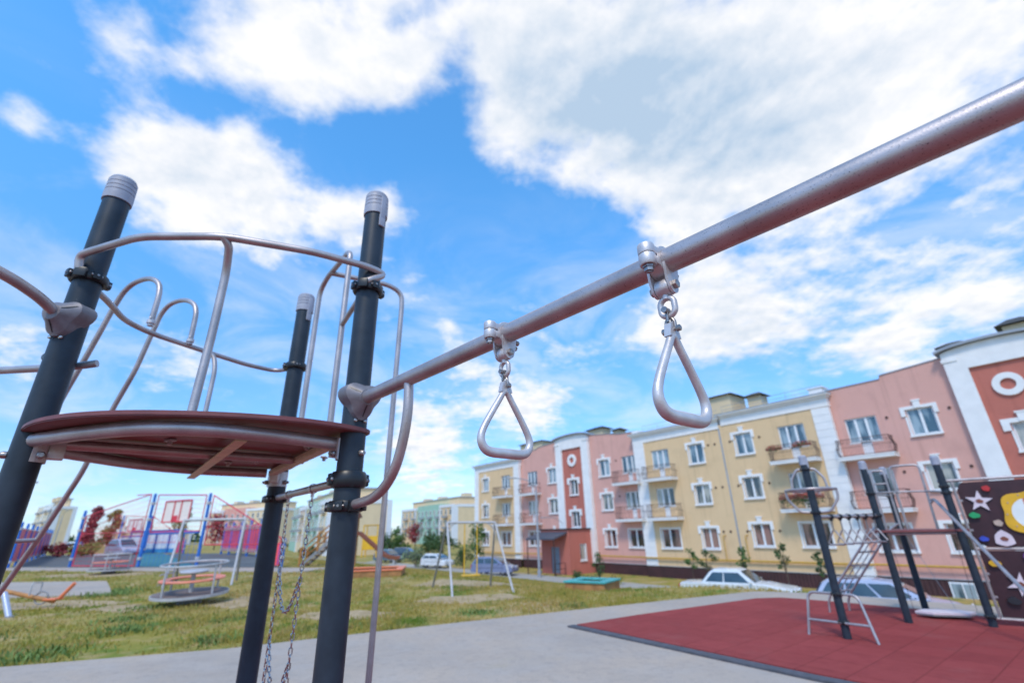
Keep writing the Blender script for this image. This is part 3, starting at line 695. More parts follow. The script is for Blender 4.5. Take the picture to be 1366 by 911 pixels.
def ring_assembly(k, label):
    c = bp(k); t = thing('hanging_ring', label, 'hand ring', tuple(c), 0, 'hand rings hanging from the overhead beam')
    a = BD; h = Vector((-.7314, -.682, 0)); z = Vector((0, 0, 1))
    # clamp band round the beam
    m = MB(); m.lathe([(.0288, -.016), (.0365, -.016), (.038, -.013), (.038, .013), (.0365, .016), (.0288, .016)], (0, 0, 0), 36, axis=a, caps=False)
    # clamping lug (camera side), split in two halves, vertical bolt through it
    m.cbox(h*.040+z*.013, (.030, .032, .020), Matrix((h, a, z)).transposed(), .003); m.cbox(h*.040-z*.011, (.030, .032, .020), Matrix((h, a, z)).transposed(), .003)
    m.lathe([(.0175, .002), (.0185, .005), (.0185, .022), (.0165, .026)], h*.056, 24); m.lathe([(.0165, -.026), (.0185, -.022), (.0185, -.003), (.0175, .0)], h*.056, 24)
    # cheeks
    for sg in (-1, 1):
        out = [(.026, -.012), (.024, -.05)]+[(.019*math.cos(R(b)), -.062+.019*math.sin(R(b))) for b in range(0, -181, -20)]+[(-.024, -.05), (-.030, -.012)]
        m.prism(out, (h, z), a*.006, a*(sg*.020-.003))
    cl = m.build('beam_clamp', M['cast'], t, 35)
    bt = []
    b = MB(); b.lathe([(.006, -.012), (.006, -.009), (.0105, -.009), (.0105, 0), (.013, 0), (.013, .004)], h*.056-z*.031, 6); bt.append(b)
    for sg in (-1, 1): b = MB(); b.lathe([(.0105, .0), (.0105, .008), (.008, .0095)], a*sg*.0235-z*.062, 6, axis=a*sg); bt.append(b)
    b = MB(); b.tube([-h*.016-z*.030+a*.02, -h*.016-z*.030-a*.02], .003, 8); bt.append(b)
    b = MB(); b.lathe([(.0085, 0), (.0085, .010), (.005, .013)], -h*.040-z*.018+a*.006, 8, axis=-h); bt.append(b)
    b = MB(); b.lathe([(.0075, 0), (.0075, .010)], -h*.034-z*.036+a*.004, 6, axis=-h); bt.append(b)
    for b in bt: b.build('bolt', M['steel_bolt'], cl, 35)
    # swivel barrel with its eye
    s = MB(); s.lathe([(.0185, -.0155), (.0200, -.013), (.0200, .013), (.0185, .0155)], -z*.062, 24, axis=a)
    eye = []
    for j in range(28):
        an = 2*PI*j/28; rx, rz = .0165, .0155
        eye.append(a*(math.cos(an)*rx)+z*(-.108+math.sin(an)*rz+(.006 if math.sin(an) > 0 else -.006)))
    s.tube(eye, .0066, 12, closed=True); s.tube([-z*.070, -z*.090], .0085, 12)
    s.build('swivel_eye', M['cast'], t, 45)
    # shackle: a small bow through the eye and a pin
    s = MB(); bow = []
    for j in range(17):
        an = PI*j/16; bow.append(h*(math.cos(an)*.0095)+z*(-.128+math.sin(an)*.012+.002))
    bow = [h*.0095-z*.146]+bow+[-h*.0095-z*.146]
    s.tube(bow, .0034, 8); s.tube([h*.0175-z*.119+a*.002, -h*.004-z*.119], .0045, 8); s.lathe([(.007, 0), (.007, .006)], h*.014-z*.119, 10, axis=h)
    ub = [a*(math.cos(PI*j/12)*.0098)+z*(-.150-math.sin(PI*j/12)*.0) for j in range(0)]
    bow2 = [a*(math.cos(PI*j/16)*.0105)+z*(-.150+math.sin(PI*j/16)*.016) for j in range(17)]
    bow2 = [a*.0105-z*.164]+bow2+[-a*.0105-z*.164]
    s.tube(bow2, .0036, 8)
    s.tube([a*.021-z*.162, -a*.021-z*.162], .0042, 10)
    for sg in (-1, 1): s.lathe([(.0075, 0), (.0075, .007), (.005, .009)], a*sg*.0125-z*.162, 8, axis=a*sg)
    s.build('shackle', M['steel_bolt'], t, 45)
    hm = d_handle(); hm.v = [(v[0], v[1], v[2]-.164) for v in hm.v]
    hm.build('ring_handle', M['cast'], t, 50)
    return t
ring_assembly(1.0, 'triangular steel hand ring on the overhead beam, the one nearer the tower')
ring_assembly(1.532, 'larger looking triangular steel hand ring on the overhead beam, further out from the tower')

# ------------------------------------------------------------------ small climbing frame on the red rubber
Q1, Q2, Q3, Q4 = Vector((4.58, 7.62, 0)), Vector((6.19, 8.58, 0)), Vector((7.37, 9.70, 0)), Vector((7.10, 8.12, 0))
cf = thing('climbing_frame', 'climbing frame of dark posts, ladder and grey rails standing on the red rubber', 'climbing frame', (6.2, 8.5, 0))
FO = Vector((6.2, 8.5, 0))
def F(p): return Vector(p)-FO
for q in (Q1, Q2, Q3, Q4): post_parts(cf, F(q), R(-60), 2.56, .06)
def ftube(name, pts, r=.019, rad=.1, m='tube'):
    return MB().tube([F(p) for p in smooth_path(pts, rad, 5)], r, 10).build(name, M[m], cf, 50)
for q, zs in ((Q1, (2.36, 1.72, .62, .27)), (Q2, (2.02, 1.66)), (Q3, (2.02,)), (Q4, (2.08, 1.98, .2))):
    for z in zs: clamp(cf, F(q), z, (-.6, -.75))
u = Vector((.85, -.52, 0)); w = Vector((.52, .85, 0))
rg = [Q1+u*(math.cos(R(a))*.34)+w*(math.sin(R(a))*.34)+Vector((0, 0, 2.05)) for a in range(0, 360, 45)]
MB().tube([F(p) for p in rg], .020, 10, closed=True).build('pull_up_ring', M['tube'], cf, 50)
for sg in (-1, 1):
    ftube('ring_arm', [Q1+u*sg*.05+Vector((0, 0, 2.36)), Q1+u*sg*.12+Vector((0, 0, 2.36)), Q1+u*sg*.22+Vector((0, 0, 2.22)), Q1+u*sg*.24+Vector((0, 0, 2.04))], .018, .05)
    ftube('ring_arm', [Q1+u*sg*.34+Vector((0, 0, 2.05)), Q1+u*sg*.34+Vector((0, 0, 1.92)), Q1+u*sg*.20+Vector((0, 0, 1.73)), Q1+u*sg*.05+Vector((0, 0, 1.72))], .018, .05)
# foot frame of the single post
fa_, fb_ = Vector((4.22, 7.95, .0)), Vector((4.75, 7.23, 0))
ud = (fb_-fa_).normalized()
ftube('foot_frame', [fa_, Q1-ud*.39+Vector((.0, 0, .62)), Q1+ud*.26+Vector((0, 0, .62)), fb_], .019, .09)
ftube('foot_frame', [fa_.lerp(Q1-ud*.39+Vector((0, 0, .62)), .42), fb_.lerp(Q1+ud*.26+Vector((0, 0, .62)), .42)], .018)
ftube('foot_frame', [Q1+Vector((0, 0, .60)), Q1+w*.25+Vector((0, 0, .60)), Q1+w*.40+Vector((0, 0, .0))], .019, .09)
# ring rail between the posts, ladder, platform
MB().tube([F(Q1+Vector((0, 0, 1.655))), F(Q2+Vector((0, 0, 1.66)))], .028, 12).build('ring_rail', M['tube'], cf, 50)
La, Lb_ = Vector((5.62, 9.69, 0)), Vector((6.05, 9.80, 0))
lt = Vector((6.22, 8.80, 1.42)); lsp = (Lb_-La)
lrails = []
for o in (Vector((0, 0, 0)), lsp):
    lrails.append([La+o, La+o+Vector((.02, -.02, .28)), lt+o*.9+Vector((-.05, 0, 0)), lt+o*.9+Vector((.06, -.1, .1))]); ftube('ladder_rail', lrails[-1], .019, .12)
for k in range(5):
    t = (k+.6)/5.2; a = lrails[0][1].lerp(lrails[0][2], t); b = lrails[1][1].lerp(lrails[1][2], t)
    ftube('rung', [a, b], .016)
for o in (.33, .66):
    a = lrails[0][1].lerp(lrails[1][1], o); b = lrails[0][2].lerp(lrails[1][2], o); ftube('ladder_rod', [a, b], .009)
tri = [Q2+Vector((-.06, -.08, 0)), Q4+Vector((.07, -.10, 0)), Q3+Vector((.08, .10, 0)), Q2+Vector((-.10, .06, 0))]
MB().prism([(F(p).x, F(p).y) for p in tri], ((1, 0, 0), (0, 1, 0)), (0, 0, .035), (0, 0, 1.39)).build('platform', M['hpl'], cf)
for a, b in ((Q2, Q4), (Q4, Q3), (Q2, Q3)): ftube('platform_frame', [a+Vector((0, 0, 1.365)), b+Vector((0, 0, 1.365))], .02)
ftube('guard_rail', [Q2+Vector((0, 0, 2.02)), (Q2+Q3)/2+Vector((-.1, .1, 2.03)), Q3+Vector((0, 0, 2.02))], .016, .2)
ftube('guard_rail', [Q4+Vector((0, 0, 1.99)), Vector((7.22, 8.55, 2.03)), Vector((6.86, 8.86, 2.05)), Q2+Vector((0, 0, 2.02))], .016, .1)
ftube('exit_hoop', [Vector((6.86, 8.86, 1.4)), Vector((6.86, 8.86, 2.49)), Vector((7.19, 8.59, 2.49)), Vector((7.17, 8.61, 1.4))], .020, .09)
ftube('exit_hoop', [Vector((6.62, 9.04, 1.4)), Vector((6.62, 9.04, 2.43)), Vector((6.78, 8.91, 2.43)), Vector((6.78, 8.91, 1.4))], .018, .06)
ftube('exit_hoop', [Vector((6.62, 9.04, 2.2)), Vector((6.78, 8.91, 2.2))], .014)
ftube('slide_pole', [Vector((7.18, 8.60, 1.84)), Vector((7.22, 8.56, 1.90)), Vector((7.16, 8.44, 1.86)), Vector((6.56, 6.87, .69)), Vector((6.20, 5.90, .0))], .026, .08)
# six small trapeze handles hanging from the ring rail
rdv = (Q2-Q1).normalized(); rhv = Vector((rdv.y, -rdv.x, 0))
def trapeze():
    t = thing('trapeze_handle', 'small triangular grip in the row hanging from the rail of the climbing frame', 'hand ring', (0, 0, 0), 0, 'trapeze grips on the climbing frame')
    m = MB(); tri_ = [rhv*-.12+Vector((0, 0, -.40)), rhv*.12+Vector((0, 0, -.40)), Vector((0, 0, -.20))]
    sm = smooth_path(tri_+[tri_[0], tri_[1]], .03, 3)[3:-2]
    m.tube([rhv*-.10+Vector((0, 0, -.40)), rhv*.10+Vector((0, 0, -.40)), rhv*.12+Vector((0, 0, -.375)), rhv*.02+Vector((0, 0, -.205)), rhv*-.02+Vector((0, 0, -.205)), rhv*-.12+Vector((0, 0, -.375))], .013, 8, closed=True)
    m.build('grip', M['tube'], t, 50)
    c = MB(); 
    for k in range(5): link_mesh(c, Vector((0, 0, -.05-.034*k)), (0, 0, 1), k*PI/2, .05, .026, .005)
    c.build('hanger', M['steel_bolt'], t, 50)
    k = MB().lathe([(.03, -.03), (.042, -.026), (.042, .026), (.03, .03)], (0, 0, 0), 14, axis=rdv, caps=False); k.cbox((0, 0, -.045), (.03, .03, .03)); k.build('rail_clamp', M['clamp'], t, 40)
    return t
tz = trapeze(); dl = (Q2-Q1).length
for k in range(6):
    o = tz if k == 0 else copy_tree(tz)
    o.location = Q1+rdv*(dl*(.20+.142*k))+Vector((0, 0, 1.655))
# hanging board under the platform
sb = thing('hanging_board', 'pinkish grey balance board hung low by thin chains under the climbing frame platform', 'balance board', (7.0, 8.9, .13))
SO = Vector((7.0, 8.9, .13))
pl = [Vector(p)-Vector((7.0, 8.9)) for p in ((6.66, 9.02), (6.78, 8.80), (7.22, 8.62), (7.44, 8.74), (7.38, 9.00), (6.95, 9.18))]
MB().prism([(p.x, p.y) for p in pl], ((1, 0, 0), (0, 1, 0)), (0, 0, .03)).build('board', M['star'], sb)
MB().prism([(p.x*.97, p.y*.97) for p in pl], ((1, 0, 0), (0, 1, 0)), (0, 0, .022), (0, 0, -.023)).build('board_frame', M['grey_paint'], sb)
for p, q in (((-.36, .10), Q2), ((.46, -.16), Q4), ((.36, .12), Q3)):
    e = (q-SO)*.86+Vector((0, 0, 1.36)) ; e.z = 1.23
    MB().tube([Vector((p[0], p[1], .04)), e], .004, 6).build('hanging_chain', M['steel_bolt'], sb, 50)
# climbing wall panel with holds and a big yellow porthole
pd = Vector((.753, -.658, 0)).normalized(); po = Vector((7.32, 8.20, .15)); pn = Vector((pd.y, -pd.x, 0))
cw = thing('climbing_wall', 'dark brown climbing panel with star holds and a yellow porthole beside the climbing frame', 'climbing wall', tuple(po))
zz = Vector((0, 0, 1))
def pan(z0, z1, hole=None):
    m = MB(); W = 2.1
    if hole is None: m.prism([(.03, z0), (W, z0), (W, z1), (.03, z1)], (pd, zz), pn*.016); return m
    hx, hzc, hr = hole; n = 40
    out = []; inn = []
    for j in range(n):
        a = 2*PI*j/n; inn.append((hx+hr*math.cos(a), hzc+hr*math.sin(a)))
        # project the ray to the panel's edge
        dx, dz = math.cos(a), math.sin(a); t = 1e9
        if dx > 1e-6: t = min(t, (W-hx)/dx)
        if dx < -1e-6: t = min(t, (.03-hx)/dx)
        if dz > 1e-6: t = min(t, (z1-hzc)/dz)
        if dz < -1e-6: t = min(t, (z0-hzc)/dz)
        out.append((hx+dx*t, hzc+dz*t))
    vs = []
    for off in (0, .016):
        for P in (out, inn): vs += [pd*p[0]+zz*p[1]+pn*off for p in P]
    fs = []
    for j in range(n):
        k = (j+1) % n
        fs += [(j, k, n+k, n+j), (2*n+j, 3*n+j, 3*n+k, 2*n+k), (n+j, n+k, 3*n+k, 3*n+j), (j, 2*n+j, 2*n+k, k)]
    m.add(vs, fs); return m
pan(.03, .95).build('lower_panel', M['hpl_dark'], cw); pan(1.0, 1.98, (.80, 1.47, .24)).build('upper_panel', M['hpl_dark'], cw)
fr = MB(); fr.tube([zz*.0, zz*2.01], .02, 10); fr.tube([pd*-.18+zz*2.02, pd*2.2+zz*2.02], .024, 12); fr.tube([pd*-.15, pd*2.2], .02, 10); fr.tube([pd*0+zz*.975, pd*2.2+zz*.975], .02, 10); fr.tube([pd*2.14, pd*2.14+zz*2.01], .02, 10)
for z in (.30, .62, 1.25, 1.7): fr.cbox(pd*.025+zz*z+pn*.012, (.06, .012, .03), Matrix((pd, pn, zz)).transposed())
fr.build('frame', M['tube'], cw, 50)
pe_ = po+pd*2.2
def star(n, r1, r2, rot=0): return [((r1 if j % 2 == 0 else r2)*math.sin(PI*j/n+rot), (r1 if j % 2 == 0 else r2)*math.cos(PI*j/n+rot)) for j in range(2*n)]
fpn = -pn if pn.dot(Vector((-.7, -.7, 0))) < 0 else pn
face0 = .016 if fpn == pn else 0
def hold(name, u, z, poly, m, th=.03):
    return MB().prism([(p[0]+u, p[1]+z-.15) for p in poly], (pd, zz), fpn*th, fpn*(face0+.001) if fpn == pn else fpn*.001).build(name, M[m], cw, 30)
s5 = hold('star_plate', .25, 1.83, star(5, .17, .068, .1), 'star'); s6 = hold('star_plate', .36, .64, star(6, .17, .065, .2), 'star')
tri3 = [(.13*math.sin(R(a))*(.82 if a % 120 else 1), .13*math.cos(R(a))*(.82 if a % 120 else 1)+.0) for a in range(0, 360, 30)]
hold('triangle_plate', .37, 1.27, tri3, 'star')
def blob(r, k=0): return [(r*(1+.18*math.sin(2.3*a+k))*math.cos(a), r*.75*(1+.15*math.cos(3*a+k))*math.sin(a)) for a in [2*PI*j/14 for j in range(14)]]
for nm, u_, z_, r_, m_ in (('hold', .38, 2.02, .055, 'hold_red'), ('hold', .13, 1.62, .06, 'hold_green'), ('hold', .37, 1.50, .06, 'hold_beige'), ('hold', .14, 1.27, .05, 'hold_blue'), ('hold', .16, .92, .065, 'yellow'), ('hold', .22, .41, .07, 'hold_black'), ('hold', .56, 1.03, .06, 'hold_purple'), ('hold', 1.2, 1.8, .06, 'hold_green'), ('hold', 1.4, .7, .06, 'hold_red'), ('hold', 1.6, 1.3, .06, 'yellow')):
    hold(nm, u_, z_, blob(r_, u_*9), m_, .05)
for u_, z_ in ((.25, 1.83), (.36, .64), (.37, 1.27)):
    MB().prism([(p[0]+u_, p[1]+z_-.15) for p in blob(.042, 2)], (pd, zz), fpn*.02, fpn*.036).build('hold', M['wood_dark'], cw, 30)
yr = MB(); n = 48; vs = []
for off in (.002, .035):
    for j in range(n):
        a = 2*PI*j/n; ro = .345+.030*math.cos(5*a+.6); vs.append(pd*(.80+ro*math.cos(a))+zz*(1.47+ro*math.sin(a))+fpn*(off+face0))
    for j in range(n):
        a = 2*PI*j/n; vs.append(pd*(.80+.232*math.cos(a))+zz*(1.47+.232*math.sin(a))+fpn*(off+face0))
fs = []
for j in range(n):
    k = (j+1) % n; fs += [(j, n+j, n+k, k), (2*n+j, 2*n+k, 3*n+k, 3*n+j), (j, k, 2*n+k, 2*n+j), (n+j, 3*n+j, 3*n+k, n+k)]
yo = yr.add(vs, fs).build('porthole_ring', M['yellow'], cw)
for j in range(10): a = 2*PI*j/10; MB().lathe([(.012, 0), (.010, .006)], pd*(.80+.29*math.cos(a))+zz*(1.47+.29*math.sin(a))+fpn*(.036+face0), 8, axis=fpn).build('bolt', M['hold_beige'], yo)

# ------------------------------------------------------------------ playground things on the grass
def merry_go_round(label):
    t = thing('merry_go_round', label, 'merry-go-round', (0, 0, 0), 0, 'merry-go-rounds on the grass')
    MB().lathe([(.30, -.15), (.30, .02), (.25, .06)], (0, 0, .08), 24).build('base', M['grey_paint'], t, 40)
    MB().lathe([(.80, .12), (.915, .12), (.93, .135), (.93, .16), (.915, .172), (.0, .176)], (0, 0, 0), 48).build('floor', M['mgr_floor'], t, 40)
    MB().lathe([(.925, .118), (.945, .118), (.945, .172), (.925, .172)], (0, 0, 0), 48, caps=False).build('floor_rim', M['white_paint'], t, 40)
    def ringp(r, z, n=40): return [(r*math.cos(2*PI*j/n), r*math.sin(2*PI*j/n), z) for j in range(n)]
    MB().tube(ringp(.82, .76), .022, 10, closed=True).build('hand_rail', M['white_paint'], t, 50)
    MB().lathe([(.56, .43), (.80, .43), (.815, .445), (.80, .462), (.56, .462), (.548, .445), (.56, .43)], (0, 0, 0), 48, caps=False).build('seat', M['salmon'], t, 40)
    for k in range(4):
        a = R(40+90*k); d = Vector((math.cos(a), math.sin(a), 0))
        u_ = MB().tube(smooth_path([d*.82+Vector((0, 0, .16)), d*.82+Vector((0, 0, .76))], .05), .026, 10); u_.tube([d*.82+Vector((0, 0, .42)), d*.56+Vector((0, 0, .42))], .014, 8)
        u_.build('upright', M['white_paint'], t, 50)
    for zz_ in (.36, .56):
        MB().tube([(.82*math.cos(R(a)), .82*math.sin(R(a)), zz_) for a in range(130, 175, 6)], .014, 8).build('seat_back_bar', M['white_paint'], t, 50)
    MB().lathe([(.055, .17), (.055, .56), (.08, .585)], (0, 0, 0), 16).build('pivot', M['white_paint'], t, 40)
    MB().lathe([(.0, .575), (.34, .575), (.36, .59), (.36, .61), (.34, .622), (.0, .625)], (0, 0, 0), 36, caps=False).build('turning_table', M['white_paint'], t, 40)
    return t
mg = merry_go_round('grey and orange merry-go-round tilted in the grass, the larger looking nearer one')
mg.location = (-8.62, 13.72, .07); mg.rotation_euler = (R(2.5), R(-1.5), R(30)); mg.scale = (.93, .93, 1.16)
mg2 = copy_tree(mg); mg2.location = (-20.75, 26.0, .03); mg2.rotation_euler = (0, R(-.5), R(75))
mg2['label'] = 'small far merry-go-round at the grass edge in front of the ball court'

def swing_frame(name, label, tops, feet, r=.035, seats=()):
    c = (Vector(tops[0])+Vector(tops[1]))/2; c.z = 0
    t = thing(name, label, 'swing', tuple(c), 0, None)
    MB().tube([Vector(tops[0])-c, Vector(tops[1])-c], r*1.1, 12).build('top_bar', M['white_paint'], t, 50)
    for i, f in enumerate(feet):
        tp = Vector(tops[i//2])-c
        MB().tube([tp, Vector(f)-c], r, 10).build('leg', M['white_paint' if i % 2 == 0 else 'grey_paint'], t, 50)
    for sg, tp in ((1, tops[0]), (-1, tops[1])):
        d = (Vector(tops[1])-Vector(tops[0])).normalized()*sg; a = Vector(tp)-c
        MB().tube([a+d*.36*math.sin(R(b))+Vector((0, 0, -.36*(1-math.cos(R(b)))-.0))-Vector((0, 0, .0)) if False else a+d*.36*(1-math.sin(R(90-b)))+Vector((0, 0, -.36+.36*math.sin(R(b)))) for b in range(0, 91, 15)], .02, 8).build('corner_brace', M['white_paint'], t, 50)
    for s in seats:
        a = Vector(tops[0]).lerp(Vector(tops[1]), s[0])-c; b = Vector(tops[0]).lerp(Vector(tops[1]), s[1])-c
        sw = Vector(s[2])
        for p in (a, b): MB().tube([p, p+sw+Vector((0, 0, -(p.z-.42)))], .017, 8).build('chain', M['yellow'], t, 50)
        mid_ = (a+b)/2+sw; mid_.z = .40
        d = (b-a).normalized(); MB().cbox(mid_, ((b-a).length+.16, .22, .035), Matrix.Rotation(math.atan2(d.y, d.x), 3, 'Z'), .008).build('seat', M['yellow'], t)
    return t
swing_frame('swing', 'grey A-frame swing with one yellow seat on the lawn before the long building', [(-2.06, 14.75, 1.82), (-.66, 15.1, 1.80)], [(-1.72, 13.62, 0), (-2.62, 15.9, 0), (-.14, 14.25, -.0), (-.86, 15.9, -.03)], .030, [(.36, .62, (0, 0, 0))])
swing_frame('swing', 'white swing frame without seats behind the near merry-go-round', [(-12.7, 18.9, 2.22), (-10.55, 19.25, 2.22)], [(-12.2, 17.8, 0), (-13.3, 20.1, 0), (-10.15, 18.35, 0), (-10.95, 20.1, 0)], .04)

# seesaw
ss = thing('seesaw', 'orange beam seesaw with a low backrest lying on the dry grass', 'seesaw', (-13.6, 13.5, 0))
so = Vector((-13.6, 13.5, 0))
e0, e1 = Vector((-12.15, 13.7, .14))-so, Vector((-16.4, 13.2, 1.10))-so
MB().tube([e0, e1], .05, 12).build('beam', M['wood_orange'], ss, 50)
dB = (e1-e0).normalized()
MB().cbox(e0+Vector((-.05, 0, .06)), (.34, .26, .04), None, .01).build('seat', M['orange'], ss)
MB().tube([e0+Vector((.1, 0, .06)), e0+Vector((.40, 0, .42))], .045, 10).build('backrest', M['orange'], ss, 50)
hb = e0+dB*.55
MB().tube(smooth_path([hb+Vector((0, -.14, .05)), hb+Vector((0, -.14, .34)), hb+Vector((0, .14, .34)), hb+Vector((0, .14, .05))], .05), .016, 8).build('handle', M['white_paint'], ss, 50)
MB().tube([e0+dB*.35+Vector((.17*math.cos(2*PI*j/20), 0, .02+.15*math.sin(2*PI*j/20))) for j in range(20)], .018, 8, closed=True).build('bumper', M['grey_paint'], ss, 50)
pv = (e0+e1)/2; MB().tube([pv, Vector((pv.x, pv.y, 0))], .06, 12).build('pivot_post', M['grey_paint'], ss, 50)
# pale blue post end at the left of the picture
bx = thing('balance_post', 'pale blue grey slanted bar stuck in the dry grass beside the seesaw', 'balance bar', (-11.75, 12.2, 0)); bx.scale = (.8, .8, .8)
MB().tube([(0, 0, -.05), (-.55, .15, .62)], .075, 14).build('bar', M['car_silver'], bx, 40)
MB().lathe([(.09, 0), (.09, .03), (.06, .05)], (0, 0, -.01), 16).build('foot', M['grey_paint'], bx, 40)

# sandboxes
def sandbox(label, loc, rz, L_, W_, h, mtop, mside):
    t = thing('sandbox', label, 'sandbox', loc, rz)
    for sx, sy, lx, ly in ((0, -1, L_, .05), (0, 1, L_, .05), (-1, 0, .05, W_-.11), (1, 0, .05, W_-.11)):
        MB().cbox((sx*(L_/2-.025), sy*(W_/2-.025), h/2-.1), (lx, ly, h+.2), None, .004).build('side_board', M[mside], t)
    for sx, sy, lx, ly in ((0, -1, L_+.08, .28), (0, 1, L_+.08, .28), (-1, 0, .28, W_-.49), (1, 0, .28, W_-.49)):
        MB().cbox((sx*(L_/2-.10), sy*(W_/2-.10), h+.024), (lx, ly, .045), None, .008).build('seat_board', M[mtop], t)
    g = MB(); n = 8
    g.add([((i/n-.5)*(L_-.1), (j/n-.5)*(W_-.1), h*.55+.05*noise.noise(Vector((i*.7, j*.7, 0)))) for j in range(n+1) for i in range(n+1)], [(j*(n+1)+i, j*(n+1)+i+1, (j+1)*(n+1)+i+1, (j+1)*(n+1)+i) for j in range(n) for i in range(n)])
    g.build('sand_fill', M['sand'], t, 60)
    return t
sandbox('low wooden sandbox with turquoise rim on the lawn near the entrance porch', (2.17, 15.3, gz(2.17, 15.3)+.0), R(-32), 1.22, 1.15, .24, 'turq', 'wood')
sandbox('low sandbox with an orange rim on the lawn in front of the slide', (-5.85, 20.9, -.02), R(8), 2.35, 1.9, .24, 'orange', 'wood')

# wooden slide tower half hidden behind the right tower post
sl = thing('wooden_slide', 'orange brown wooden stair slide with a dark red chute behind the near posts', 'slide', (-9.6, 27.8, 0))
st = Vector((-9.3, 27.8, 0))
for sy in (-.45, .45):
    MB().prism([(-2.1, 0), (-1.9, 0), (.1, 1.75), (.1, 2.0), (0, 2.0)], ((1, 0, 0), (0, 0, 1)), (0, .06, 0), (0, sy-.03, 0)).build('stringer', M['grey_paint'], sl)
    for hh in (.62, 1.0):
        MB().tube([(-2.1, sy, hh), (.05, sy, 1.95+hh)], .05, 8).build('hand_rail', M['wood_orange'], sl, 50)
    for x in (-2.05, -1.0, .05): MB().cbox((x, sy*1.08, (x+2.1)*.9+.55), (.10, .09, 1.2)).build('baluster', M['wood_orange'], sl)
for k in range(7): MB().cbox((-1.9+k*.28, 0, .14+k*.26), (.26, .86, .05)).build('step', M['wood'], sl)
for x, y in ((.1, -.5), (.1, .5), (1.1, -.5), (1.1, .5)): MB().cbox((x, y, 1.5), (.11, .11, 3.2)).build('post', M['wood'], sl)
MB().cbox((.6, 0, 1.9), (1.2, 1.1, .08)).build('deck', M['wood'], sl)
MB().prism([(-.75, 3.0), (.75, 3.0), (.75, 3.08), (0, 3.6), (-.75, 3.08)], ((0, 1, 0), (0, 0, 1)), (1.3, 0, 0), (-.05, 0, 0)).build('roof', M['wood_dark'], sl)
ch = [(1.15, 1.95), (1.5, 1.9), (3.2, .5), (3.6, .35), (4.1, .32)]
m = MB()
prof = [(-.30, .18), (-.26, .18), (-.24, .02), (.24, .02), (.26, .18), (.30, .18), (.28, -.03), (-.28, -.03)]
vs = [(x, y, z+dz) for x, z in ch for y, dz in prof]; n = len(prof)
m.add(vs, [(i*n+j, i*n+(j+1) % n, (i+1)*n+(j+1) % n, (i+1)*n+j) for i in range(len(ch)-1) for j in range(n)]+[list(range(n)), [(len(ch)-1)*n+j for j in range(n)]])
m.build('chute', M['wood_dark'], sl); MB().cbox((3.85, 0, .16), (.10, .5, .34)).build('chute_foot', M['white_paint'], sl)
sl.rotation_euler = (0, 0, R(-3)); sl.scale = (.86, .86, .80); sl.location.x -= .35

# spring rider-like yellow play cube further back
yb = thing('play_box', 'yellow open play box on posts just right of the slide chute', 'play box', (-10.4, 36.0, 0))
for x, y in ((-.5, -.4), (.5, -.4), (-.5, .4), (.5, .4)): MB().cbox((x, y, 1.05), (.07, .07, 2.1)).build('post', M['yellow'], yb)
MB().cbox((0, -.4, .95), (1.0, .05, .9), None, .01).build('panel', M['yellow'], yb); MB().cbox((0, 0, .52), (1.0, .8, .05)).build('seat', M['yellow'], yb)
MB().tube([(-.5, -.4, 2.1), (.5, -.4, 2.1), (.5, .4, 2.1), (-.5, .4, 2.1)], .04, 8, closed=True).build('top_frame', M['gas'], yb, 50)

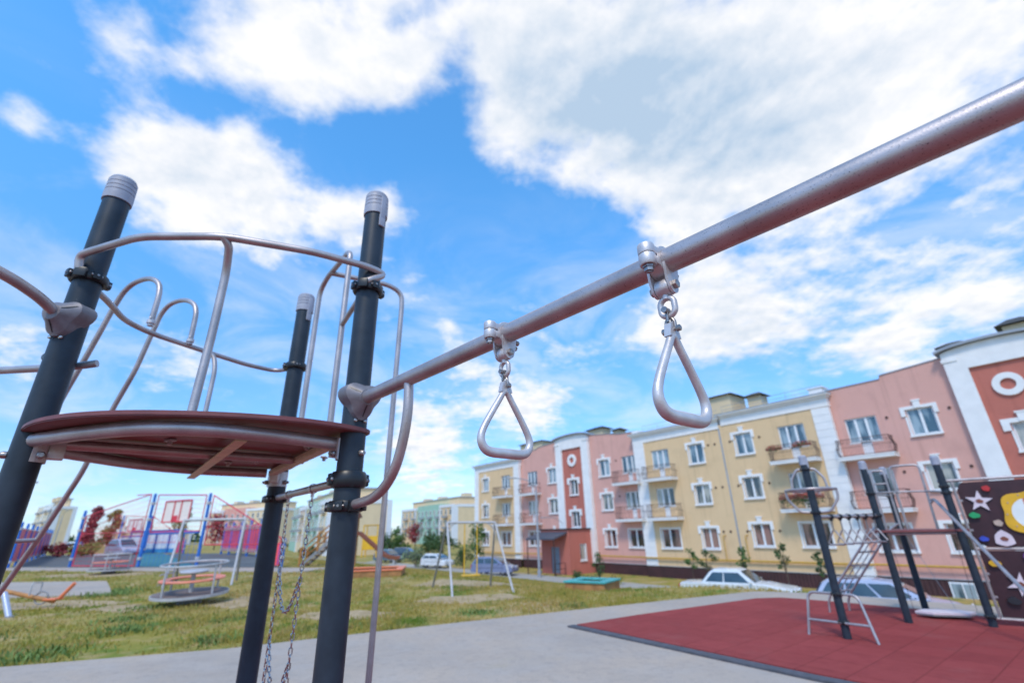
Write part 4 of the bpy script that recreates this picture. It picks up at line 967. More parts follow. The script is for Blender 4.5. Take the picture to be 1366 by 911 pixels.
# ------------------------------------------------------------------ ball court
def bar(m, a, b, r): m.tube([a, b], r, 6); return m
def banded_post(parent, p, h, mt='court_blue', r=.085):
    o = MB().lathe([(r, 0), (r, h-.08), (r*.7, h)], p, 14).build('post', M[mt], parent, 40)
    for z0 in (.42, h*.62, h*.84): MB().lathe([(r+.004, z0), (r+.045, z0+.02), (r+.045, z0+.14), (r+.004, z0+.16)], p, 14, caps=False).build('band', M['white_paint'], o, 40)
    return o
def mesh_grid(m, c0, c1, c2, c3, nx, nz, r=.006):
    """welded wire panel between four corners (bottom-left, bottom-right, top-right, top-left)"""
    for i in range(1, nx):
        t = i/nx; bar(m, c0.lerp(c1, t), c3.lerp(c2, t), r)
    for j in range(1, nz):
        t = j/nz; bar(m, c0.lerp(c3, t), c1.lerp(c2, t), r)
Z = lambda z: Vector((0, 0, z))
def end_fence(label, with_board_label=None):
    o = CF[0]; t = thing('court_fence', label, 'sports fence', tuple(o), 0, 'end fences of the ball court')
    P = [p-o for p in CF]; hs = [3.45, 4.25, 4.05, 1.35]
    for p, h in zip(P[:3], hs): banded_post(t, p, h)
    banded_post(t, P[3], 1.45)
    L0 = P[0]; 
    # left slanted wing, centre, right slanted wing: red tube frames with wire
    def frame(c, nx, nz, nm='mesh_panel'):
        f = MB(); 
        for a, b in zip(c, c[1:]+c[:1]): bar(f, a, b, .035)
        fo = f.build('panel_frame', M['court_red'], t, 50)
        w_ = MB(); mesh_grid(w_, c[0], c[1], c[2], c[-1], nx, nz); w_.build(nm, M['court_red'], fo)
    d01 = (P[1]-P[0]).normalized(); d12 = (P[2]-P[1]).normalized(); d23 = (P[3]-P[2]).normalized()
    a, b = P[0]+d01*.25, P[1]-d01*.35
    frame([a+Z(.1), b+Z(.1), b+Z(4.2), b-d01*1.1+Z(4.25), a+Z(3.05)] if False else [a+Z(.1), b+Z(.1), b+Z(4.22), a+Z(3.1)], 26, 12)
    f = MB(); bar(f, b-d01*1.3+Z(4.22), b+Z(4.22), .03); bar(f, a+Z(2.0), b+Z(2.0), .022); f.build('panel_rail', M['court_red'], t, 50)
    a, b = P[1]+d12*.35, P[2]-d12*.3
    frame([a+Z(1.95), b+Z(1.95), b+Z(3.95), a+Z(4.15)], 22, 8)
    f = MB(); bar(f, a+Z(1.88), b+Z(1.88), .06); f.build('cross_bar', M['court_blue'], t, 50)
    a, b = P[2]+d23*.3, P[3]-d23*.25
    frame([a+Z(1.2), b+Z(1.15), b+Z(1.45), a+Z(3.9)], 20, 8)
    m_ = MB(); q0, q1 = P[3]-d23*1.35, P[3]-d23*.12
    m_.prism([(0, .12), ((q1-q0).length, .12), ((q1-q0).length, 1.22), (0, 1.22)], (d23, (0, 0, 1)), Vector((-.332, -.943, 0))*.03, q0)
    rs = m_.build('sheet_panel', M['red_sheet'], t)
    vb = MB()
    for k in range(5): vb.cbox(q0+d23*(.1+.26*k)+Vector((-.332, -.943, 0))*.05+Z(.66), (.05, .03, 1.0), Matrix.Rotation(math.atan2(d23.y, d23.x), 3, 'Z'))
    vb.build('rail', M['purple'], rs)
    # hoop board in the middle
    c = (P[1]+P[2])/2+d12*.05-Vector((.332, .943, 0))*.12
    W, H = 2.25, 1.2; z0 = 2.5
    bo = MB().prism([(-W/2, z0), (W/2, z0), (W/2, z0+H), (-W/2, z0+H)], (d12, (0, 0, 1)), Vector((.332, .943, 0))*.05, c).build('backboard', M['board'], t)
    fr_ = MB(); nn = Vector((-.332, -.943, 0))*.02
    for a_, b_ in (((-W/2, z0), (W/2, z0)), ((-W/2, z0+H), (W/2, z0+H)), ((-W/2, z0), (-W/2, z0+H)), ((W/2, z0), (W/2, z0+H)), ((-.3, z0), (-.3, z0+H)), ((.3, z0), (.3, z0+H))):
        bar(fr_, c+d12*a_[0]+Z(a_[1])+nn, c+d12*b_[0]+Z(b_[1])+nn, .04)
    fr_.build('backboard_frame', M['court_red'], bo, 50)
    hp = MB().tube([c+Vector((.332, .943, 0))*.33+Vector((.23*math.cos(2*PI*j/18), .23*math.sin(2*PI*j/18), z0+.28)) for j in range(18)], .02, 6, closed=True)
    hp.cbox(c+Z(z0+.2)+nn*1.5, (.30, .06, .32)); hp.build('hoop', M['court_red'], bo, 50)
    # wire below the hoop bar
    w_ = MB(); a, b = P[1]+d12*.1, P[2]-d12*.1; mesh_grid(w_, a+Z(.1), b+Z(.1), b+Z(1.85), a+Z(1.85), 12, 3, .008); w_.build('mesh_panel', M['court_blue'], t)
    return t
ef = end_fence('red and blue wire fence with backboard at the near court end')
ef2 = copy_tree(ef); ef2.location = CF[0]+Vector((-23.5, 27.5, 0)); ef2['label'] = 'red and blue wire fence with backboard at the far court end'
def sheet_fence(name, label, a, b, h, nposts, mrail='purple'):
    d = (b-a).normalized(); n_ = Vector((d.y, -d.x, 0)); 
    if n_.dot(Vector((-.5, -1, 0))) < 0: n_ = -n_
    t = thing(name, label, 'sports fence', tuple(a)); L_ = (b-a).length
    for k in range(nposts):
        p = d*(L_*k/(nposts-1))
        if k < nposts-1:
            q = d*(L_*(k+1)/(nposts-1))
            s = MB().prism([(.10, .35), ((q-p).length-.10, .35), ((q-p).length-.10, h-.1), (.10, h-.1)], (d, (0, 0, 1)), n_*.03, p).build('sheet_panel', M['red_sheet'], t)
            r_ = MB(); w2 = (q-p).length; nb = max(2, int(w2/.8))
            for j in range(nb): r_.cbox(p+d*(w2*(j+.5)/nb)+n_*.06+Z(h/2+.12), (.04, .05, h-.5), Matrix.Rotation(math.atan2(d.y, d.x), 3, 'Z'))
            r_.build('rail', M[mrail], s)
            rg_ = MB()
            for j in range(nb):
                for zc in (.48, h-.35):
                    cc = p+d*(w2*(j+.5)/nb+.0)+n_*.10+Z(zc); rg_.tube([cc+d*(.13*math.cos(2*PI*i/14))+Z(.13*math.sin(2*PI*i/14)) for i in range(14)], .035, 6, closed=True)
            rg_.build('ring_ornament', M['white_paint'], s, 50)
        po_ = MB().lathe([(.09, 0), (.09, h+.2), (.06, h+.28)], p, 12).build('post', M['court_blue'], t, 40)
        for z0 in (.3, h-.25): MB().lathe([(.093, z0), (.14, z0+.02), (.14, z0+.14), (.093, z0+.16)], p, 12, caps=False).build('band', M['white_paint'], po_, 40)
    return t
sheet_fence('court_fence', 'red sheet fence with white rings along the left side of the court', Vector((-33.9, 33.9, 0)), Vector((-56.5, 60.5, 0)), 2.6, 9)
sheet_fence('court_fence', 'red sheet fence with white rings on the right side of the court', Vector((-29.0, 49.6, 0)), Vector((-20.5, 40.0, 0)), 2.6, 5)
hd = thing('site_hoarding', 'pale blue corrugated hoarding with a blue rail behind the far end of the court', 'hoarding', (-45.6, 60.6, 0))
hdir = (CF[2]-CF[1]).normalized(); HL = 9.2; ho = -hdir*1.6; hn = Vector((-.332, -.943, 0))
g = MB(); n = 60
vs = []
for i in range(n+1):
    off = .05 if i % 2 else 0
    for z in (.45, 2.35): vs.append(ho+hdir*(HL*i/n)+hn*off+Z(z))
g.add(vs, [(2*i, 2*i+2, 2*i+3, 2*i+1) for i in range(n)]).build('sheet', M['hoard_white'], hd)
g = MB(); vs = []
for i in range(n+1):
    off = .055 if i % 2 else .005
    for z in (.05, .5): vs.append(ho+hdir*(HL*i/n)+hn*off+Z(z))
g.add(vs, [(2*i, 2*i+2, 2*i+3, 2*i+1) for i in range(n)]).build('lower_sheet', M['hoard_blue'], hd)
MB().cbox(ho+hdir*HL/2+Z(2.45)+hn*.05, (HL+.2, .16, .2), Matrix.Rotation(math.atan2(hdir.y, hdir.x), 3, 'Z')).build('rail', M['court_blue'], hd)
for k in range(5): MB().cbox(ho+hdir*(HL*k/4)+hn*.12+Z(1.25), (.14, .12, 2.5), Matrix.Rotation(math.atan2(hdir.y, hdir.x), 3, 'Z')).build('post', M['court_blue'], hd)

# ------------------------------------------------------------------ the long apartment building (local x along the facade, y into the house)
BR = math.atan2(SD.y, SD.x)
apt = thing('apartment_building', 'long pink and yellow apartment building with white trim, balconies and a red entrance porch', 'building', tuple(P0), BR)
def wall_panel(x0, x1, z0, z1, y, holes, reveal=.16, top=None, joint=None):
    """front wall with window openings; top = list of (x, z) giving an uneven upper edge above z1"""
    xs = sorted({x0, x1, *[h[0] for h in holes], *[h[1] for h in holes]}); zs = sorted({z0, z1, *[h[2] for h in holes], *[h[3] for h in holes]})
    m = MB()
    for i in range(len(xs)-1):
        for j in range(len(zs)-1):
            cx, cz = (xs[i]+xs[i+1])/2, (zs[j]+zs[j+1])/2
            if any(h[0] < cx < h[1] and h[2] < cz < h[3] for h in holes): continue
            m.add([(xs[i], y, zs[j]), (xs[i+1], y, zs[j]), (xs[i+1], y, zs[j+1]), (xs[i], y, zs[j+1])], [(0, 1, 2, 3)])
    for a, b, c, d in holes:
        for q in (((a, c), (a, d)), ((b, c), (b, d)), ((a, c), (b, c)), ((a, d), (b, d))):
            (u0, w0), (u1, w1) = q; m.add([(u0, y, w0), (u1, y, w1), (u1, y+reveal, w1), (u0, y+reveal, w0)], [(0, 1, 2, 3)])
    return m
def side(m, x, y0, y1, z0, z1): m.add([(x, y0, z0), (x, y1, z0), (x, y1, z1), (x, y0, z1)], [(0, 1, 2, 3)])
FL = [(-.10, 1.32), (3.0, 4.42), (6.02, 7.52)]
PZ = -1.45
PROJ = .38
def single_window(x, k, y, dz=0, narrow=False, surround=True, opened=False):
    z0, z1 = FL[k][0]+dz, FL[k][1]+dz; w = .62 if not narrow else .52
    s = MB()
    if surround:
        s.box((x-w-.24, y-.07, z1-.02), (x+w+.24, y+.02, z1+.15))
        s.box((x-w-.24, y-.072, z1-.40), (x-w-.03, y+.02, z1-.02)); s.box((x+w+.03, y-.072, z1-.40), (x+w+.24, y+.02, z1-.02))
        s.box((x-.16, y-.11, z1+.0), (x+.16, y+.018, z1+.46)); s.box((x-.21, y-.13, z1+.40), (x+.21, y+.016, z1+.48))
        s.box((x-w-.10, y-.03, z0), (x-w+.0, y+.022, z1-.42)); s.box((x+w, y-.03, z0), (x+w+.10, y+.022, z1-.42))
    s.box((x-w-.12, y-.12, z0-.10), (x+w+.12, y+.10, z0))
    win = s.build('window', M['white_trim'], apt)
    window_fill(win, [(x-w, x-.0), (x+.0, x+w)], z0, z1, y, k, opened)
    return (x-w, x+w, z0, z1)
def window_fill(win, cols, z0, z1, y, k, opened=False):
    f = MB(); yy = y+.10; x0, x1 = cols[0][0], cols[-1][1]; t = .075
    f.box((x0, yy, z0), (x1, yy+.06, z0+t)); f.box((x0, yy, z1-t), (x1, yy+.06, z1))
    f.box((x0, yy+.001, z0+t), (x0+t, yy+.06, z1-t)); f.box((x1-t, yy+.001, z0+t), (x1, yy+.06, z1-t))
    for c in cols[1:]: f.box((c[0]-.065, yy-.01, z0+t), (c[0]+.065, yy+.06, z1-t))
    f.build('window_frame', M['pvc'], win)
    for i, c in enumerate(cols):
        p = MB().box((c[0]+.03, yy+.035, z0+.04), (c[1]-.03, yy+.05, z1-.04))
        dark = opened and i == len(cols)-1
        p.build('pane', M['pane_open'] if dark else M[('pane_low', 'pane_mid', 'pane_top')[k]], win)
def balcony_window(x, k, y, dz=0, balcony=True, pane2=False, flip=1):
    z0, z1 = FL[k][0]+dz, FL[k][1]+dz; w = .85
    s = MB()
    if k == 0 or not balcony:
        s.box((x-w-.10, y-.03, z0), (x-w, y+.022, z1+.08)); s.box((x+w, y-.03, z0), (x+w+.10, y+.022, z1+.08)); s.box((x-w, y-.028, z1), (x+w, y+.02, z1+.08))
        s.box((x-w-.12, y-.12, z0-.10), (x+w+.12, y+.10, z0)); win = s.build('window', M['white_trim'], apt)
        window_fill(win, [(x-w, x-.1), (x-.1, x+w)], z0, z1, y, k); return [(x-w, x+w, z0, z1)]
    s.box((x-w-.05, y-.02, z0-.06), (x-.29, y+.08, z0)); s.box((x+.29, y-.02, z0-.06), (x+w+.05, y+.08, z0))
    win = s.build('window', M['white_trim'], apt)
    window_fill(win, [(x-w, x-.28), (x-.28, x+.28), (x+.28, x+w)], z0, z1, y, k)
    d = MB(); d.box((x-.28, y+.10, z0-.86), (x+.28, y+.16, z0)); d.box((x-.22, y+.085, z0-.78), (x+.22, y+.105, z0-.10)); d.build('balcony_door', M['pvc'], apt)
    # slab and railing
    zs = z0-.86; W = 1.42; D_ = .95
    sb_ = MB(); sb_.box((x-W, y-D_, zs-.20), (x+W, y, zs)); sb_.box((x-W-.03, y-D_-.03, zs-.05), (x+W+.03, y-.001, zs+.012)); bal = sb_.build('balcony', M['white_trim'], apt)
    r = MB(); H = .98
    def prof(t): return .0+.11*math.sin(PI*min(1, max(0, (t-.0)/.75)))**1.5
    pts = []
    nb = 22
    def pick(px, py, ox, oy):
        ps = [(px+ox*prof(t), py+oy*prof(t), zs+.03+H*t) for t in (0, .2, .4, .6, .8, 1)]; r.tube(ps, .011, 4)
    for i in range(nb+1): pick(x-W+.06+(2*W-.12)*i/nb, y-D_+.06, 0, -1)
    for i in range(1, 7): pick(x-W+.06, y-D_+.06+(D_-.06)*i/7, -1, 0); pick(x+W-.06, y-D_+.06+(D_-.06)*i/7, 1, 0)
    for hz_, o in ((0.03, 0), (.5, prof(.5)), (1.0, 0)):
        q = [(x-W+.06-o, y, zs+.03+H*hz_), (x-W+.06-o, y-D_+.06-o, zs+.03+H*hz_), (x+W-.06+o, y-D_+.06-o, zs+.03+H*hz_), (x+W-.06+o, y, zs+.03+H*hz_)]
        r.tube(q, .02 if hz_ != .5 else .012, 5)
    for i in range(0, nb, 2): # scrolls between the bars
        cx = x-W+.06+(2*W-.12)*(i+1)/nb; r.tube([(cx+.055*math.cos(2*PI*j/8), y-D_+.05-prof(.78), zs+.80+.055*math.sin(2*PI*j/8)) for j in range(8)], .008, 4, closed=True)
    r.build('railing', M['iron'], bal)
    return [(x-w, x+w, z0, z1), (x-.28, x+.28, z0-.86, z0)]
# columns of each section: ('s' single / 'b' balcony, x)
SECT = [('yellow_wall', -30.9, -22.0, PROJ, [('s', -28.6), ('b', -24.5)], 0),
        ('pink_wall', -22.0, -15.75, 0, [('b', -20.05), ('s', -16.75)], 0),
        ('pink_wall', -11.05, -5.4, 0, [('s', -9.4), ('b', -6.45)], 0),
        ('yellow_wall', -5.4, 2.74, PROJ, [('b', -2.85), ('s', .52)], 0),
        ('yellow_wall', 2.74, 10.3, PROJ, [('s', 4.42), ('b', 7.78)], .2),
        ('pink_wall', 10.3, 16.45, 0, [('b', 11.72), ('s', 14.68)], 0),
        ('pink_wall', 20.75, 27.0, 0, [('s', 22.3)], 0)]
for mt, x0, x1, pr, cols, dz in SECT:
    y = -pr; holes = []
    for typ, x in cols:
        for k in range(3):
            if typ == 's': holes.append(single_window(x, k, y, dz))
            else: holes += balcony_window(x, k, y, dz)
    topz = 8.45+dz*.7 if pr else 9.52
    m = wall_panel(x0, x1, PZ, topz, y, holes)
    if pr: side(m, x0, y, .3, PZ, topz); side(m, x1, y, .3, PZ, topz)
    if not pr: # stepped, swept parapet
        up = []
        if x0 < -15.7 and x1 < -15: up = [(x0, 9.52), (x0+3.0, 9.86), (x0+3.1, 9.98), (x1, 10.15)]
        elif x0 < -5: up = [(x0, 10.1), (x0+2.6, 9.80), (x0+3.9, 9.58), (x1-.5, 9.52), (x1, 9.52)]
        elif x0 < 12: up = [(x0, 9.52), (x0+3.05, 9.56), (x0+3.1, 9.78), (x1, 10.02)]
        else: up = [(x0, 10.1), (x0+2.6, 9.8), (x0+3.9, 9.58), (x1, 9.52)]
        up = [(a, max(b, 9.53)) for a, b in up]
        for (a, b), (c, d) in zip(up, up[1:]): m.add([(a, y, 9.52), (c, y, 9.52), (c, y, d), (a, y, b), (a, y+.35, b), (c, y+.35, d), (c, y+.35, 9.0), (a, y+.35, 9.0)], [(0, 1, 2, 3), (3, 2, 5, 4), (4, 5, 6, 7)])
        m.build('wall', M[mt], apt)
        cp = MB()
        for (a, b), (c, d) in zip(up, up[1:]):
            cp.add([(a, y-.05, b+.003), (c, y-.05, d+.003), (c, y+.38, d+.003), (a, y+.38, b+.003), (a, y-.05, b+.06), (c, y-.05, d+.06), (c, y+.38, d+.06), (a, y+.38, b+.06)], [(0, 1, 2, 3), (4, 5, 6, 7), (0, 1, 5, 4), (3, 2, 6, 7), (0, 3, 7, 4), (1, 2, 6, 5)])
        cp.build('coping', M['roof_grey'], apt)
    else: m.build('wall', M[mt], apt)
# white quoins with grooves, friezes and cornices of the yellow sections
def quoin(x0, x1, y):
    m = MB(); z = PZ; n = 21; h = (8.46-PZ)/n
    for i in range(n): m.box((x0, y-.055, z+i*h), (x1, y+.3, z+(i+1)*h-.035)); m.box((x0+.02, y-.035, z+(i+1)*h-.035), (x1-.02, y+.28, z+(i+1)*h))
    m.build('quoin', M['white_trim'], apt)
quoin(-30.98, -30.1, -PROJ); quoin(-22.9, -21.94, -PROJ); quoin(-5.46, -4.35, -PROJ); quoin(9.32, 10.36, -PROJ)
def cornice(x0, x1, z, y, cap0=True):
    m = MB(); m.box((x0, y-.06, z), (x1, y+.4, z+.58)); m.box((x0-.10, y-.20, z+.58), (x1+.10, y+.4, z+.72)); m.box((x0-.22, y-.36, z+.72), (x1+.22, y+.4, z+.82)); m.build('cornice', M['white_trim'], apt)
    f = MB(); f.box((x0-.25, y-.40, z+.823), (x1+.25, y+.5, z+.87)); f.build('coping', M['roof_grey'], apt)
cornice(-31.0, -21.92, 8.36, -PROJ); cornice(-5.48, 2.72, 8.32, -PROJ); cornice(2.96, 10.38, 8.50, -PROJ)
bk = MB(); bk.box((9.5, -PROJ-.1, 9.375), (10.3, .4, 9.75)); bk.box((9.42, -PROJ-.16, 9.75), (10.38, .5, 9.82)); bk.build('parapet_block', M['white_trim'], apt)
bk = MB(); bk.box((-5.4, -PROJ-.1, 9.195), (-4.7, .4, 9.45)); bk.build('parapet_block', M['white_trim'], apt)
MB().box((2.66, -PROJ-.006, PZ), (2.78, -PROJ+.02, 8.45)).build('wall_joint', M['roof_grey'], apt)
# bays with an arched head, red field, ring ornament
def bay(xc, w, porch):
    y = -.35; x0, x1 = xc-w, xc+w
    fx0, fx1, fz0, fz1 = xc-w+.92, xc+w-.92, (1.42 if porch else -1.45), 9.12
    holes = []
    for z0 in ((4.60, 6.02), (1.62, 3.04)) if porch else ((4.60, 6.0), (1.55, 2.98)):
        s = MB(); a, b = z0; ww = .52
        s.box((xc-ww-.34, y+.06, b-.02), (xc+ww+.34, y+.16, b+.20)); s.box((xc-ww-.34, y+.058, b-.40), (xc-ww-.03, y+.16, b-.02)); s.box((xc+ww+.03, y+.058, b-.40), (xc+ww+.34, y+.16, b-.02))
        s.box((xc-.17, y+.02, b+.02), (xc+.17, y+.157, b+.52)); s.box((xc-.23, y+.0, b+.44), (xc+.23, y+.154, b+.52)); s.box((xc-ww-.12, y+.03, a-.10), (xc+ww+.12, y+.2, a))
        s.box((xc-ww-.09, y+.10, a), (xc-ww, y+.162, b-.4)); s.box((xc+ww, y+.10, a), (xc+ww+.09, y+.162, b-.4))
        win = s.build('window', M['white_trim'], apt); window_fill(win, [(xc-ww, xc), (xc, xc+ww)], a, b, y+.14, 1, True); holes.append((xc-ww, xc+ww, a, b))
    wall_panel(fx0, fx1, fz0, fz1, y+.14, holes).build('bay_panel', M['red_wall'], apt)
    f = MB(); n = 24
    # outline of the white frame: piers and arched head, as a strip of quads
    f.box((x0, y, -1.45), (fx0, .3, fz1)); f.box((fx1, y, -1.45), (x1, .3, fz1))
    for i in range(n):
        a, b = x0+(x1-x0)*i/n, x0+(x1-x0)*(i+1)/n
        za, zb = [10.05+.36*math.sqrt(max(0, 1-((q-xc)/w*.97)**2))-.0 for q in (a, b)]
        f.add([(a, y, fz1), (b, y, fz1), (b, y, zb), (a, y, za), (a, y+.9, fz1), (b, y+.9, fz1), (b, y+.9, zb), (a, y+.9, za)], [(0, 1, 2, 3), (3, 2, 6, 7), (4, 5, 6, 7), (0, 1, 5, 4)]+([(0, 3, 7, 4)] if i == 0 else [])+([(1, 2, 6, 5)] if i == n-1 else []))
    f.box((x0-.06, y-.05, 9.62), (fx0-.3, y+.3, 9.80)); f.box((fx1+.3, y-.05, 9.62), (x1+.06, y+.3, 9.80))
    f.build('bay_frame', M['white_trim'], apt)
    c = MB()
    for i in range(n):
        a, b = x0-.22+(w*2+.44)*i/n, x0-.22+(w*2+.44)*(i+1)/n
        za, zb = [10.08+.36*math.sqrt(max(0, 1-((q-xc)/(w+.22)*.97)**2)) for q in (a, b)]
        c.add([(a, y-.26, za), (b, y-.26, zb), (b, y+1.0, zb), (a, y+1.0, za), (a, y-.26, za+.13), (b, y-.26, zb+.13), (b, y+1.0, zb+.13), (a, y+1.0, za+.13)], [(0, 1, 2, 3), (4, 5, 6, 7), (0, 1, 5, 4), (3, 2, 6, 7)]+([(0, 3, 7, 4)] if i == 0 else [])+([(1, 2, 6, 5)] if i == n-1 else []))
    c.build('coping', M['roof_grey'], apt)
    o = MB(); ro, ri = .60, .30; nn = 36; vs = []
    for yy in (y+.14, y+.03):
        for r_ in (ro, ri): vs += [(xc+r_*math.cos(2*PI*j/nn), yy, 7.93+r_*math.sin(2*PI*j/nn)) for j in range(nn)]
    fs = []
    for j in range(nn): k = (j+1) % nn; fs += [(2*nn+j, 2*nn+k, 3*nn+k, 3*nn+j), (j, k, 2*nn+k, 2*nn+j), (nn+j, nn+k, 3*nn+k, 3*nn+j)]
    o.add(vs, fs).build('ring_ornament', M['white_trim'], apt)
bay(-13.4, 2.32, True); bay(18.6, 2.13, False)
# entrance porch
pz = 1.42; py = -3.2
m = wall_panel(-15.3, -11.55, -2.45, pz, py, [(-14.0, -12.85, -2.2, -.02)], .18)
m2 = MB()
m2.box((-15.3, py, pz), (-11.55, -.34, pz+.06))
side(m, -15.3, py, 0, -2.45, pz)
# right flank with a window, rounded front corner
hx = (py+1.35, py+2.05, -1.15, .20)
q = wall_panel(py, 0, -2.45, pz, 0, [hx], .15)
m.add([(-11.55-v[1], v[0], v[2]) for v in q.v], q.f)
m.build('porch_wall', M['red_wall'], apt)
rc = MB(); rc.box((-15.42, py-.10, pz+.003), (-11.43, -.36, pz+.10)); rc.build('porch_roof', M['roof_dark'], apt)
s = MB(); s.box((-11.60, hx[0]-.10, hx[2]-.10), (-11.46, hx[1]+.10, hx[2])); s.box((-11.60, hx[1], hx[2]), (-11.51, hx[1]+.09, hx[3])); wn = s.build('window', M['white_trim'], apt)
MB().box((-11.68, hx[0], hx[2]), (-11.64, hx[1], hx[3])).build('pane', M['pane_mid'], wn)
f = MB(); f.box((-11.66, hx[0], hx[2]), (-11.60, hx[0]+.07, hx[3])); f.box((-11.66, hx[1]-.07, hx[2]), (-11.60, hx[1], hx[3])); f.box((-11.66, hx[0]+.07, hx[3]-.07), (-11.60, hx[1]-.07, hx[3])); f.box((-11.66, hx[0]+.07, hx[2]), (-11.60, hx[1]-.07, hx[2]+.07)); f.build('window_frame', M['pvc'], wn)
dd = MB(); dd.box((-13.98, py+.07, -2.2), (-12.87, py+.13, -.03)); dd.box((-13.45, py+.055, -2.15), (-13.42, py+.071, -.08)); dr_ = dd.build('entrance_door', M['door'], apt)
MB().tube([(-13.30, py+.03, -1.25), (-13.30, py+.03, -1.0)], .02, 8).build('door_handle', M['chrome'], dr_)
MB().box((-15.6, py-1.5, -2.5), (-11.3, py-.01, -2.28)).build('doorstep', M['kerb'], apt)
cn = MB(); cn.add([(-15.55, py-1.7, .62), (-11.7, py-1.7, .62), (-11.7, py-.0, 1.12), (-15.55, py-.0, 1.12), (-15.55, py-1.7, .74), (-11.7, py-1.7, .74), (-11.7, py, 1.25), (-15.55, py, 1.25)], [(0, 1, 2, 3), (4, 5, 6, 7), (0, 1, 5, 4), (0, 3, 7, 4), (1, 2, 6, 5)])
cn.build('canopy', M['canopy'], apt)
for x in (-15.45, -11.8): MB().cbox((x, py-1.6, -.85), (.07, .07, 3.0)).build('canopy_post', M['iron'], apt)
rl = MB()
for zz_ in (-1.3, -1.75, -2.15): rl.tube([(-12.0, py-.1, zz_), (-12.0, py-1.5, zz_)], .02, 6)
for yy in (-.2, -.85, -1.5): rl.tube([(-12.0, py+yy, -2.3), (-12.0, py+yy, -1.3)], .022, 6)
rl.build('porch_railing', M['roof_dark'], apt)
# plinth, gas pipe, vents, body and roof
for a, b in ((-30.9, -21.95), (-21.95, -15.35), (-11.5, -5.45), (-5.45, 10.35), (10.35, 27.0)):
    pm = MB()
    n = int((b-a)/.22)
    for i in range(n):
        x, x2 = a+(b-a)*i/n, a+(b-a)*(i+1)/n; yf = -PROJ-.03 if not (-22 < x < -5.5 or 10.3 < x) else -.06
        pm.add([(x, yf, -3.2), (x+(x2-x)*.5, yf-.03, -3.2), (x2, yf, -3.2), (x2, yf, PZ+.02), (x+(x2-x)*.5, yf-.03, PZ+.02), (x, yf, PZ+.02)], [(0, 1, 4, 5), (1, 2, 3, 4)])
    pm.build('plinth', M['plinth'], apt)
for a, b, y in ((-30.95, -21.95, -PROJ-.09), (-21.95, -15.8, -.12), (-11.0, -5.5, -.12), (-5.5, 10.38, -PROJ-.09), (10.4, 27, -.12)): MB().box((a, y, PZ+.02), (b, y+.5, PZ+.07)).build('plinth_flashing', M['roof_grey'], apt)
gp = MB(); yg = -PROJ-.16
for pts in ([(-11.0, -.25, -.83), (-5.6, -.25, -.83), (-5.4, yg, -.83), (2.0, yg, -.83), (10.3, yg, -.80), (10.5, -.25, -.80), (27, -.25, -.80)], [(-30.5, yg, -.85), (-22.0, yg, -.85), (-21.8, -.25, -.85), (-15.9, -.25, -.85)]):
    gp.tube(pts, .055, 8)
for x in (1.62, 3.25): gp.tube(smooth_path([(x, yg, -.83), (x, yg, .72), (x+.12, yg, .80), (x+.12, -PROJ, .80)], .06, 3), .035, 6)
gp.build('gas_pipe', M['gas'], apt)
for x, k in ((1.66, 0), (2.2, 0), (3.42, 0), (5.62, 0), (-7.9, 1), (16.0, 1), (13.1, 1)):
    for z in (1.05, 4.1, 7.25):
        if k and z < 2: continue
        MB().lathe([(.075, 0), (.075, .05), (.05, .06)], (x, (-PROJ if not k else 0), z), 10, axis=(0, -1, 0)).build('wall_vent', M['iron'], apt)
bd = MB(); bd.box((-30.88, .32, -3.2), (27, 14, 8.9)); bd.build('building_body', M['cream_wall'], apt)
rf = MB(); rf.add([(-31, .3, 9.0), (27, .3, 9.0), (27, 7.2, 9.9), (-31, 7.2, 9.9), (27, 14, 9.0), (-31, 14, 9.0)], [(0, 1, 2, 3), (3, 2, 4, 5), (1, 4, 2), (0, 3, 5)]); roof = rf.build('roof', M['roof_dark'], apt)
def chimney(x, y, w, d, z1, hat, mw='cream_wall', parent=roof):
    c = MB().box((x-w/2, y-d/2, 8.9), (x+w/2, y+d/2, z1)).build('chimney', M[mw], parent)
def chimney_hat(x, y, w, d, z1, hat):
    MB().add([(x-w/2-.3, y-d/2-.3, z1+.02), (x+w/2+.3, y-d/2-.3, z1+.02), (x+w/2+.3, y+d/2+.3, z1+.02), (x-w/2-.3, y+d/2+.3, z1+.02), (x-w/4, y, z1+hat), (x+w/4, y, z1+hat)], [(0, 3, 2, 1), (0, 1, 5, 4), (2, 3, 4, 5), (1, 2, 5), (3, 0, 4)]).build('chimney_hat', M['roof_dark'], roof)
for x, y, w, d, z1, hat in ((-24.3, 4.6, 4.2, 2.0, 11.6, .25), (-13.7, 4.6, 2.2, 1.3, 11.55, .38), (-10.9, 4.6, .9, 1.0, 11.0, .32), (1.25, 4.6, 2.0, 2.6, 11.75, .42), (3.8, 4.8, 1.1, 1.2, 11.35, .38), (16.6, 4.8, 1.1, 1.2, 11.65, .4), (19.6, 4.8, 1.2, 1.2, 12.1, .5)):
    chimney(x, y, w, d, z1, hat); chimney_hat(x, y, w, d, z1, hat)
for a, b, z in ((-30.8, -22.2, 9.25), (-4.6, 2.6, 9.2), (3.0, 10.2, 9.4)):
    rr_ = MB()
    for zz_ in (.35, .65): rr_.tube([(a, .1, z+zz_), (b, .1, z+zz_)], .014, 4)
    for i in range(int((b-a)/1.6)+1): rr_.tube([(a+1.6*i, .1, z-.1), (a+1.6*i, .1, z+.65)], .014, 4)
    rr_.build('roof_railing', M['roof_grey'], apt)
bw = MB(); bw.box((13.45, -.16, -2.62), (14.5, -.10, -1.52)); bwo = bw.build('basement_window', M['pvc'], apt)
